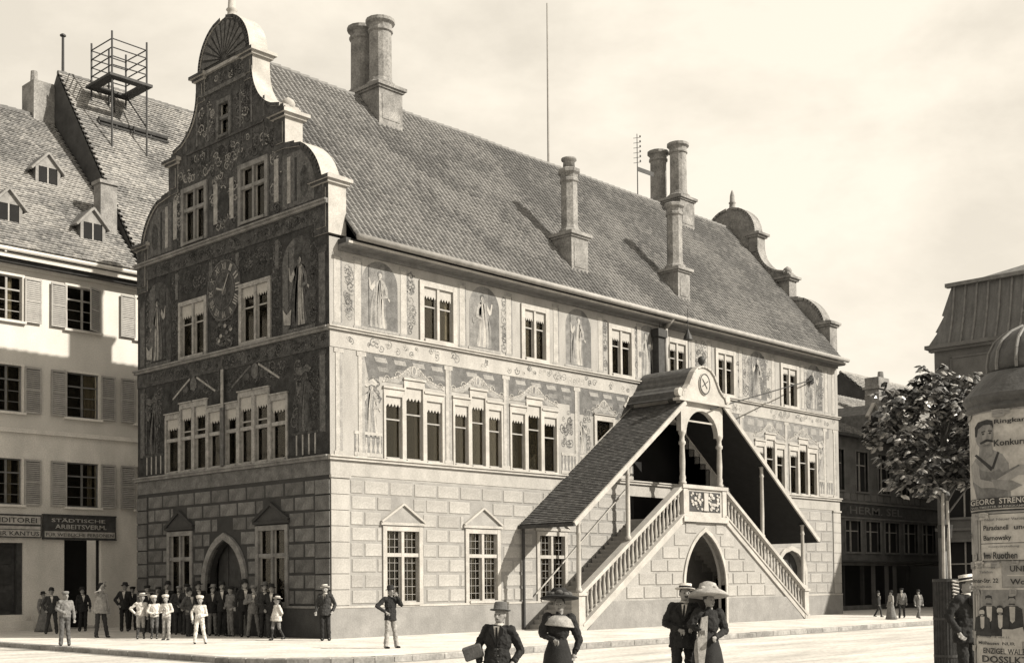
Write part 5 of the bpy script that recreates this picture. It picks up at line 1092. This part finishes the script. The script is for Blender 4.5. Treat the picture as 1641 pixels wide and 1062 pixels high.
gx = Vector((RT.x, RT.y, 0)); gf = Vector((-FW.x, -FW.y, 0)).normalized()
m = MB()
for q in range(14): 
    z0 = 1.74-q*.062; a = gx*(.02+.004*q)+gf*.262; b = gx*(.185-.008*q)+gf*.20; m.tube(a+Vector((0, 0, z0)), b+Vector((0, 0, z0-.03)), .02, n=5)
m.build('lattice', 'stake', tg)
for k, (x, zt) in enumerate(((-.09, 3.4), (.06, 3.25))):
    m = MB(); m.tube((0, 0, 0), gx*(.02-.07*k)+Vector((0, 0, zt)), .036, .03, 8); o = m.build('tree_stake', 'stake'); o.location = TP+gx*x+gf*.12; tag(o, ['slim pale support stake close against the young tree trunk', 'pale support stake standing free on the poster column side of the trunk'][k], 'stake')
m = MB(); m.tube(TP*0+Vector((0, 0, 2.55)), Vector((0, 0, 2.8)), .13, .15, 8); m.build('tie', 'cloth_dark', tr)

# ------------------------------------------------------------------ people
FOLD = bpy.data.textures.new('cloth_folds', 'CLOUDS'); FOLD.noise_scale = .075; FOLD.noise_depth = 2
def remesh(mb, name, mats, vox, smooth=1, fold=0):
    o = bpy.data.objects.new('tmp', mb.mesh('tmp', mats)); COL.objects.link(o)
    r = o.modifiers.new('r', 'REMESH'); r.mode = 'VOXEL'; r.voxel_size = vox; r.use_smooth_shade = True
    if smooth: s = o.modifiers.new('s', 'SMOOTH'); s.iterations = smooth; s.factor = .5
    if fold: dsp = o.modifiers.new('d', 'DISPLACE'); dsp.texture = FOLD; dsp.strength = fold; dsp.mid_level = .5; dsp.texture_coords = 'LOCAL'
    me = bpy.data.meshes.new_from_object(o.evaluated_get(bpy.context.evaluated_depsgraph_get())); me.name = name
    old = o.data; bpy.data.objects.remove(o); bpy.data.meshes.remove(old)
    for p in me.polygons: p.use_smooth = True
    me.materials.clear()
    for x in (mats if isinstance(mats, list) else [mats]): me.materials.append(MATS[x])
    return me
ARM = {'down': ((.26, .02, 1.15), (.27, -.05, .90)), 'pocket': ((.33, .07, 1.16), (.22, -.06, .96)), 'front': ((.27, -.01, 1.15), (.05, -.19, 1.06)), 'akimbo': ((.43, .05, 1.17), (.21, -.05, 1.02)),
       'face': ((.27, -.19, 1.27), (.09, -.17, 1.52)), 'raised': ((.33, -.12, 1.52), (.20, -.17, 1.76)), 'chest': ((.29, -.04, 1.17), (.06, -.18, 1.25)), 'linked': ((.32, -.02, 1.18), (.18, -.2, 1.12)), 'back': ((.28, .1, 1.17), (.06, .17, 1.02)), 'bag': ((.30, .04, 1.15), (.27, -.02, .90))}
LEG = {'stand': (((.095, -.01, .50), (.11, .02, .07)),)*2, 'walk': (((.09, -.16, .50), (.09, -.20, .07)), ((.09, .06, .50), (.09, .30, .10))), 'ease': (((.10, -.05, .50), (.16, -.10, .07)), ((.09, .0, .50), (.09, .03, .07))), 'wide': (((.14, -.02, .50), (.20, .0, .07)),)*2}
def person(label, pos, H, face=0.0, arms=('down', 'down'), legs='stand', top='cloth_dark', bottom='cloth_dark', hat=None, hatm='cloth_black', style='suit', shirt=True, hairm='hair', vox=.015, kid=False, near=False, lean=0.0, beard=None, shoe='leather', group=None, wide=1.0):
    s = H/1.75; hs = 1.22 if kid else 1.0; V = lambda sd, p: Vector((sd*p[0], p[1], p[2]))
    tocam = CAM-pos; yaw = math.atan2(tocam.y, tocam.x)+PI/2+face
    b = MB(); hz = 1.46; HT_ = lambda x, y, z: (x*hs, y*hs+lean*.25, hz+(z-hz)*hs)
    b.ell(HT_(0, .0, 1.635), (.078*hs, .098*hs, .118*hs)); b.ell(HT_(0, -.028, 1.575), (.058*hs, .068*hs, .062*hs)); b.cap(HT_(0, -.098, 1.642), HT_(0, -.118, 1.605), .010*hs, .017*hs, 8); b.cap(HT_(-.03, -.088, 1.66), HT_(.03, -.088, 1.66), .014*hs, .014*hs, 8)
    for q in (-1, 1): b.ell(HT_(q*.08, .008, 1.625), (.016*hs, .024*hs, .034*hs))
    b.cap(HT_(0, .0, 1.57), (0, .01+lean*.2, 1.42), .055, .062); b.ell((0, .0, 1.25), (.155, .10, .24)); b.ell((0, .0, .96), (.15, .10, .15))
    sh = {}; 
    for i, sd in enumerate((-1, 1)):
        el, wr = (V(sd, p)+Vector([random.uniform(-.022, .022) for _ in range(3)]) for p in ARM[arms[i]]); S0 = Vector((sd*.18, .01, 1.43)); sh[sd] = (S0, el, wr)
        b.cap(S0, el, .05, .04); b.cap(el, wr, .04, .028)
        d = (wr-el).normalized(); lat = d.cross(Vector((0, 1, .3))).normalized(); cu = d.cross(lat).normalized(); cu = cu if cu.y < 0 else -cu
        b.cap(wr, wr+d*.06, .03, .034, 8)
        fr = max(.0105, vox*.78)
        for f in range(4):
            a0 = wr+d*.075+lat*(f-1.5)*.022; l = (.055, .068, .064, .05)[f]; a1 = a0+d*l*.6+cu*.012; b.cap(a0, a1, fr, fr, 6); b.cap(a1, a1+d*l*.35+cu*.03, fr, fr*.9, 6)
        a0 = wr+d*.03+lat*.03*sd; b.cap(a0, a0+d*.035+lat*.03*sd+cu*.02, fr*1.1, fr, 6)
        (kn, an) = LEG[legs][0 if sd < 0 else -1]; kn = V(sd, kn); an = V(sd, an); b.cap((sd*.09, 0, .93), kn, .078, .052); b.cap(kn, an, .05, .036); b.cap(an, an+Vector((0, -.08, -.03)), .035, .03, 8)
        sh[sd] += (kn, an)
    body = bpy.data.objects.new('person', remesh(b, 'person', 'skin', vox)); COL.objects.link(body); body.location = pos; body.rotation_euler = (0, 0, yaw); body.scale = (s, s, s); tag(body, label, 'person', group)
    def child(mb, name, mats, v=None, sm=1):
        o = bpy.data.objects.new(name, remesh(mb, name, mats, v or vox, sm, .045)); COL.objects.link(o); o.parent = body; return o
    if style == 'dress':
        c = MB(); c.ell((0, 0, 1.27), (.18, .14, .22)); c.cap((-.15, 0, 1.42), (.15, 0, 1.42), .06, .06); c.ell((0, 0, 1.08), (.135, .115, .16)); c.cap((0, .0, 1.44), (0, .0, 1.50), .065, .06)
        for sd in (-1, 1): S0, el, wr = sh[sd][:3]; c.cap(S0, el, .085, .065); c.cap(el, wr, .06, .04)
        child(c, 'bodice', top)
        c = MB(); n = 28; prof = [(.14, 1.10), (.17, 1.0), (.22, .85), (.27, .55), (.34, .2), (.40, .02)]; vs = []
        for (r, z) in prof:
            for i in range(n): t = 2*PI*i/n; k = 1+.07*math.sin(i*2*PI*7/n)*(1.1-z); vs.append((r*k*math.cos(t), r*k*.85*math.sin(t)+.03*(1.1-z), z))
        c.add(vs, [(j*n+i, j*n+(i+1) % n, (j+1)*n+(i+1) % n, (j+1)*n+i) for j in range(5) for i in range(n)]+[list(range(n)), list(range(5*n, 6*n))]); c.build('skirt', bottom, body, True)
    else:
        c = MB(); c.ell((0, 0, 1.27), (.20*wide, .135*wide, .23)); c.cap((-.16, .01, 1.42), (.16, .01, 1.42), .07, .07); c.ell((0, 0, 1.05), (.185*wide, .135*wide, .22))
        if style == 'suit': c.lathe((0, 0, 0), [(.195*wide, .80), (.20*wide, .82), (.185*wide, 1.0), (.17, 1.1)], 14, 0, 1, .72); c.cap((0, .03, 1.44), (0, .02, 1.49), .075, .07)
        else: c.lathe((0, 0, 0), [(.17*wide, .93), (.18*wide, .95), (.18*wide, 1.1)], 14, 0, 1, .75)
        if style == 'smock': c.lathe((0, 0, 0), [(.26, .80), (.26, .83), (.22, 1.1), (.19, 1.3)], 14, 0, 1, .75)
        for sd in (-1, 1): S0, el, wr = sh[sd][:3]; c.cap(S0, el, .07, .06); c.cap(el, wr-(wr-el).normalized()*.03, .058, .047)
        j = child(c, 'jacket' if style == 'suit' else 'shirt', top)
        c = MB(); c.ell((0, 0, .96), (.165*wide, .12*wide, .15)); short = style == 'breeches' or kid == 'short'
        for sd in (-1, 1):
            kn, an = sh[sd][3:5]; c.cap((sd*.09, 0, .93), kn, .095, .075)
            if not short: c.cap(kn, an+Vector((0, 0, .0)), .073, .066)
        child(c, 'trousers', bottom)
        if short:
            for sd in (-1, 1): kn, an = sh[sd][3:5]; c = MB(); c.cap(kn, an, .06, .045); child(c, 'stocking', 'cloth_dark')
        if shirt and style == 'suit':
            c = MB(); c.prism([(-.055, 1.47), (.055, 1.47), (.035, 1.36), (0, 1.20), (-.035, 1.36)], -.150*wide, -.10); c.build('shirt_front', 'cloth_white', body)
            c = MB(); c.lathe((0, .005+lean*.2, 1.465), [(.068, 0), (.066, .05), (.06, .05)], 12); c.build('collar', 'cloth_white', body, True)
            if near:
                for sd in (-1, 1): c = MB(); c.prism([(sd*.05, 1.49), (sd*.11, 1.44), (sd*.10, 1.36), (sd*.075, 1.35), (sd*.005, 1.18), (sd*.03, 1.36)], -.162*wide, -.12); c.build('lapel', top, body)
                for q in range(3): c = MB(); c.ell((.012, -.142*wide, 1.14-.09*q), (.012, .008, .012), 8, 5); c.build('button', 'cloth_mid', body, True)
            if near: c = MB(); c.prism([(-.012, 1.46), (.012, 1.46), (.02, 1.25), (0, 1.2), (-.02, 1.25)], -.158*wide, -.14); c.build('tie', 'cloth_black', body)
    for sd in (-1, 1):
        an = sh[sd][4]; c = MB(); c.ell((an.x, an.y+.01, max(.035, an.z-.02)), (.045, .065, .05)); c.ell((an.x, an.y-.09, max(.03, an.z-.04)), (.045, .085, .035)); c.build('shoe', shoe, body, True)
    c = MB(); c.ell(HT_(0, .022, 1.655), (.086*hs, .094*hs, .105*hs)); c.build('hair', hairm, body, True)
    for sd in (-1, 1): c = MB(); c.ell(HT_(sd*.031, -.089, 1.640), (.013*hs, .008*hs, .008*hs), 8, 6); c.build('eye', 'cloth_black', body, True)
    c = MB(); c.ell(HT_(0, -.094, 1.572), (.022*hs, .008*hs, .006*hs), 8, 6); c.build('mouth', 'cloth_mid', body, True)
    if beard: c = MB(); c.ell(HT_(0, -.098, 1.587), (.036*hs, .016*hs, .012*hs), 8, 6); c.build('moustache', beard, body, True)
    if hat:
        z0 = 1.695; P_ = {'boater': [(.155, 0), (.157, .012), (.098, .014), (.098, .085), (.09, .09), (.01, .092)], 'bowler': [(.125, .01), (.135, .0), (.10, .015), (.102, .06), (.09, .11), (.05, .14), (.005, .148)], 'felt': [(.15, .02), (.155, .005), (.105, .015), (.10, .09), (.085, .13), (.04, .12), (.005, .115)],
                          'cap': [(.098, -.02), (.105, .01), (.125, .045), (.11, .075), (.05, .09), (.005, .092)], 'straw': [(.17, .01), (.172, .022), (.098, .02), (.096, .075), (.08, .095), (.005, .098)], 'wide': [(.30, .03), (.305, .05), (.22, .075), (.13, .07), (.13, .16), (.10, .2), (.02, .21)], 'picture': [(.33, .0), (.335, .03), (.24, .09), (.16, .13), (.13, .21), (.06, .24), (.01, .25)]}[hat]
        c = MB(); cx, cy, cz = HT_(0, .012, z0); c.lathe((0, 0, 0), [(r*hs, z*hs) for r, z in P_], 20); c2 = Matrix.Translation((cx, cy, cz)) @ Matrix.Rotation(R(-7), 4, 'X') @ Matrix.Rotation(R(random.uniform(-6, 6)), 4, 'Y'); ho = c.build('hat', hatm, body, True); ho.data.transform(c2)
        if hat in ('boater', 'straw', 'felt', 'bowler'): c = MB(); c.lathe((0, 0, .016*hs), [(.1*hs, 0), (.1015*hs, .002), (.1005*hs, .032*hs), (.099*hs, .033*hs)], 18); c.build('hat_band', 'cloth_black', ho, True).data.transform(c2)
        if hat == 'cap': c = MB(); c.ell((0, -.09*hs, 0), (.085*hs, .07*hs, .012*hs)); c.build('visor', hatm, ho, True).data.transform(c2)
        if hat in ('wide', 'picture'):
            c = MB()
            for q in range(9): a = 2*PI*q/9; c.ell((.15*math.cos(a), .15*math.sin(a), .10+.02*math.sin(q*3)), (.06, .05, .045), 8, 6)
            c.build('hat_trim', 'cloth_mid' if hat == 'wide' else 'cloth_light', ho, True).data.transform(c2)
    warp(body); return body
def warp(body, only=None):
    if 'w0' not in body: body['w0'] = [random.choice((-1, 1))*random.uniform(.012, .04), random.uniform(-.03, .03), random.uniform(-.28, .28), random.uniform(-.35, .35), random.uniform(-.10, .10)]
    hip, fwd, tw, hd, tilt = body['w0']
    objs = only or ([body]+list(body.children)+[g for c in body.children for g in c.children])
    for o in objs:
        for v in o.data.vertices:
            x, y, z = v.co
            k = max(0, min(1, (z-.95)/.45)); a = tw*k
            if z > 1.5: 
                a += hd*min(1, (z-1.5)/.06); x += tilt*(z-1.5)
            x, y = x*math.cos(a)-y*math.sin(a), x*math.sin(a)+y*math.cos(a)
            x += hip*math.sin(PI*min(1, max(0, z)/1.6)); y += fwd*max(0, z-.9)
            z += hip*.9*x*math.sin(PI*min(1, max(0, z-.6)/1.0))*4 if .6 < z < 1.6 else 0
            v.co = (x, y, z)
def foot(px, py, top, z=0.0, extra=0.05):      # ground position and height of a figure from its foot and hat pixels
    p = on_ground(px, py, z); h = Vector((p.x-CAM.x, p.y-CAM.y, 0))
    if p.x > -.55 and 0 < p.y < W: t = (-.55-CAM.x)/h.x; p = Vector((CAM.x+h.x*t, CAM.y+h.y*t, z))
    if px < 215 and p.y > 15.9: t = (15.9-CAM.y)/h.y; p = Vector((CAM.x+h.x*t, CAM.y+h.y*t, z))
    d = (p-CAM).dot(FW); py = CY-F*((p-CAM).dot(U2))/d; return p, max(.9, (py-top)*d/F-extra)
GG_ = 'onlookers gathered in front of the gable'
def crowd(label, px, py, hat_y, **k): p, h = foot(px, py, hat_y, 0.0, k.pop('extra', .06)); return person(label, p, h, group=GG_, vox=k.pop('vox', .017), **k)
crowd('woman in grey coat and dark hat behind the dark-suited man by the shop', 70, 1012, 947, style='dress', top='cloth_grey', bottom='cloth_grey', hat='felt', face=.6)
crowd('man in dark suit and bowler hat standing before the shop pier', 82, 1015, 941, hat='bowler', legs='wide', arms=('pocket', 'pocket'), shirt=True)
crowd('youth in grey open jacket and flat cap at the kerb, one hand at his waist', 106, 1034, 945, top='cloth_grey', bottom='cloth_mid', hat='cap', hatm='cloth_grey', arms=('front', 'down'), legs='ease', style='shirt')
crowd('man in black standing inside the dark shop doorway', 132, 1011, 940, top='cloth_black', bottom='cloth_black', hat='felt', arms=('down', 'down'))
crowd('man in pale smock and dark trousers raising one arm', 163, 1021, 934, top='cloth_light', bottom='cloth_dark', style='smock', arms=('raised', 'down'), legs='wide', hat='felt', face=.5)
crowd('man in black suit with white shirt beside the pale-smocked man', 200, 1011, 933, top='cloth_black', bottom='cloth_black', hat='felt', arms=('pocket', 'down'))
crowd('dark-dressed man half hidden behind the boy with the boater hat', 212, 1009, 938, top='cloth_dark', bottom='cloth_black', hat='cap')
crowd('boy in white blouse, grey breeches and boater, hand on hip', 227, 1023, 952, kid='short', top='cloth_white', bottom='cloth_light', hat='boater', hatm='straw', style='breeches', arms=('akimbo', 'down'), legs='ease', extra=.04)
crowd('boy in white blouse and dark knee breeches between two other white-clad boys', 247, 1023, 955, kid='short', top='cloth_white', bottom='cloth_mid', hat='cap', hatm='cloth_white', style='breeches', arms=('front', 'front'), extra=.04)
crowd('boy in white sailor suit and round white cap, one hand on his chest', 266, 1025, 954, kid=True, top='cloth_white', bottom='cloth_light', hat='cap', hatm='cloth_white', style='shirt', arms=('chest', 'front'), extra=.04, face=-.5)
crowd('man in dark coat and cap peering over the boys in white', 253, 1012, 938, hat='cap', hatm='cloth_dark', beard='hair')
crowd('man in black bowler at the back above the boys', 268, 1010, 931, hat='bowler', top='cloth_black', beard='hair')
crowd('man in dark jacket with open white collar and grey cap', 287, 1016, 937, hat='cap', hatm='cloth_grey', top='cloth_dark', arms=('front', 'pocket'), beard='hair')
crowd('man in black coat and wide felt hat behind the boy in the white suit', 318, 1011, 931, hat='felt', top='cloth_black', bottom='cloth_black', arms=('down', 'chest'))
crowd('boy in white suit and white cap standing alone in front of the door', 321, 1031, 956, kid=True, top='cloth_white', bottom='cloth_white', hat='cap', hatm='cloth_white', style='shirt', arms=('bag', 'front'), legs='wide', extra=.03)
crowd('man in black jacket and light grey trousers by the pointed door', 341, 1018, 936, top='cloth_black', bottom='cloth_grey', hat='felt', hatm='cloth_grey', arms=('down', 'pocket'))
crowd('man in grey shirt sleeves and grey trousers turned sideways at the door', 370, 1017, 937, top='cloth_grey', bottom='cloth_grey', hat='cap', style='shirt', arms=('front', 'akimbo'), face=-1.1)
crowd('man in black at the back beside the door jamb', 393, 1009, 928, top='cloth_black', bottom='cloth_black', hat='bowler')
crowd('man in pale grey work coat holding both hands to his chest', 407, 1016, 936, top='cloth_grey', bottom='cloth_grey', hat='cap', hatm='cloth_grey', arms=('chest', 'face'), legs='wide')
crowd('man in dark suit with white shirt under the gable window', 436, 1012, 935, top='cloth_black', bottom='cloth_dark', hat='felt', arms=('pocket', 'pocket'))
crowd('boy in white jacket and banded straw hat striding past', 444, 1025, 957, kid='short', top='cloth_white', bottom='cloth_grey', hat='straw', hatm='straw', style='smock', arms=('down', 'back'), legs='walk', face=-.9, extra=.03)
crowd('man in dark jacket and cap leaning beside the lower gable window', 300, 1014, 934, hat='cap', hatm='cloth_black', top='cloth_dark', arms=('pocket', 'down'))
crowd('man in black bowler standing deep in the pointed doorway', 356, 1014, 931, hat='bowler', top='cloth_black', bottom='cloth_black', arms=('back', 'back'), beard='hair')
crowd('man in dark suit with watch-chain hand beside the grey work coat', 424, 1014, 932, hat='felt', hatm='cloth_mid', top='cloth_dark', bottom='cloth_black', arms=('front', 'pocket'))
crowd('man in black coat and cap at the far gable corner', 236, 1012, 936, hat='cap', hatm='cloth_black', top='cloth_black', bottom='cloth_black', wide=1.12, arms=('down', 'front'))
crowd('man in grey waistcoat and bowler near the boy in the white suit', 303, 1019, 941, hat='bowler', top='cloth_mid', bottom='cloth_dark', arms=('akimbo', 'down'), legs='ease', face=.7)
p, h = foot(522, 1026, 935); person('man in dark suit and boater standing at the building corner', p, h, arms=('down', 'pocket'), top='cloth_dark', bottom='cloth_black', hat='boater', hatm='straw', beard='hair_grey', vox=.014, near=True)
p, h = foot(627, 1038, 938); person('man in dark jacket and pale trousers with one hand raised to his face', p, h, arms=('akimbo', 'face'), legs='wide', top='cloth_black', bottom='cloth_light', hat='felt', hatm='cloth_black', shirt=False, vox=.013, near=True, face=.7)
FR = .0095
p = at_depth(800, 15.3, RZ); h = 1.48; person('man in dark coat and soft felt hat carrying a parcel under his arm', p, h, arms=('bag', 'pocket'), legs='walk', top='cloth_black', bottom='cloth_black', hat='felt', hatm='cloth_mid', hairm='hair_grey', beard='hair_grey', vox=FR, near=True, wide=1.05)
pk = MB(); pk.box(-.12, .12, -.05, .05, -.085, .085); po = pk.build('parcel', 'cloth_mid', None, False, .015); po.location = p-RT*.33+Vector((0, 0, .93))-Vector((FW.x, FW.y, 0))*.05; po.rotation_euler = (R(8), R(-18), YAW-PI/2); tag(po, 'grey wrapped parcel held under the arm of the man', 'parcel')
p = at_depth(897, 17.3, RZ); person('woman in dark long dress with white shoulder cape and very wide dark hat', p, 1.57, arms=('front', 'bag'), style='dress', top='cloth_black', bottom='cloth_black', hat='wide', hatm='cloth_black', vox=FR, near=True)
wcape = MB(); wcape.lathe((0, 0, 0), [(.25, 1.30), (.245, 1.32), (.2, 1.42), (.10, 1.47), (.07, 1.47)], 18, 0, 1, .75); wb = [o for o in bpy.data.objects if o.get('label', '').startswith('woman in dark long dress with white')][0]; co = wcape.build('cape', 'cloth_light', wb, True); warp(wb, [co])
p = at_depth(1097, 18.6, RZ); person('man in black suit and boater walking arm in arm beside the woman', p, 1.71, arms=('front', 'linked'), legs='walk', top='cloth_black', bottom='cloth_black', hat='boater', hatm='straw', beard='hair', vox=FR, near=True, face=-.15, wide=1.12)
p = at_depth(1137, 18.3, RZ); lady = person('woman in black dress with pale scarf and broad light-coloured hat', p, 1.60, arms=('linked', 'front'), style='dress', top='cloth_black', bottom='cloth_black', hat='picture', hatm='cloth_light', vox=FR, near=True, face=.3)
sc_ = MB(); sc_.prism([(-.20, 1.34), (-.10, 1.38), (-.08, .95), (-.13, .62), (-.22, .60), (-.24, .95)], -.20, -.165); warp(lady, [sc_.build('scarf', 'cloth_light', lady)])
um = thing('furled_parasol', 'furled pale parasol held upright between the strolling couple', 'parasol', at_depth(1118, 18.2, RZ)); m = MB(); m.lathe((0, 0, 0), [(.012, .02), (.02, .2), (.07, .75), (.05, .9), (.015, .95)], 10); m.build('canopy', 'cloth_light', um, True); m = MB(); m.tube((0, 0, .9), (0, 0, 1.15), .012); m.build('handle', 'dark_wood', um)
p = at_depth(1548, 18.5, RZ); person('man in long dark coat and white boater between tree guard and poster column', p, 1.80, arms=('pocket', 'down'), top='cloth_black', bottom='cloth_black', hat='boater', hatm='cloth_white', vox=.013, near=True, face=.9, wide=1.15)
for k, (lab, px, py, top, tp, bt, ht) in enumerate((('pale-coated woman in the shaded street beyond the town hall', 1428, 992, 945, 'cloth_light', 'cloth_grey', 'felt'), ('man in grey coat beside the pale-coated woman in the shaded street', 1445, 990, 941, 'cloth_grey', 'cloth_dark', 'cap'), ('stooping figure in grey by the shop front under the tree', 1472, 990, 944, 'cloth_grey', 'cloth_grey', 'felt'), ('dark figure walking past the shaded shop front', 1408, 988, 946, 'cloth_dark', 'cloth_dark', 'bowler'))):
    p, h = foot(px, py, top, -.0); person(lab, p, min(h, 1.75), top=tp, bottom=bt, hat=ht, vox=.022, group='people in the shaded street', style='dress' if k == 0 else 'suit', face=.8*k-1, legs='walk' if k else 'stand')
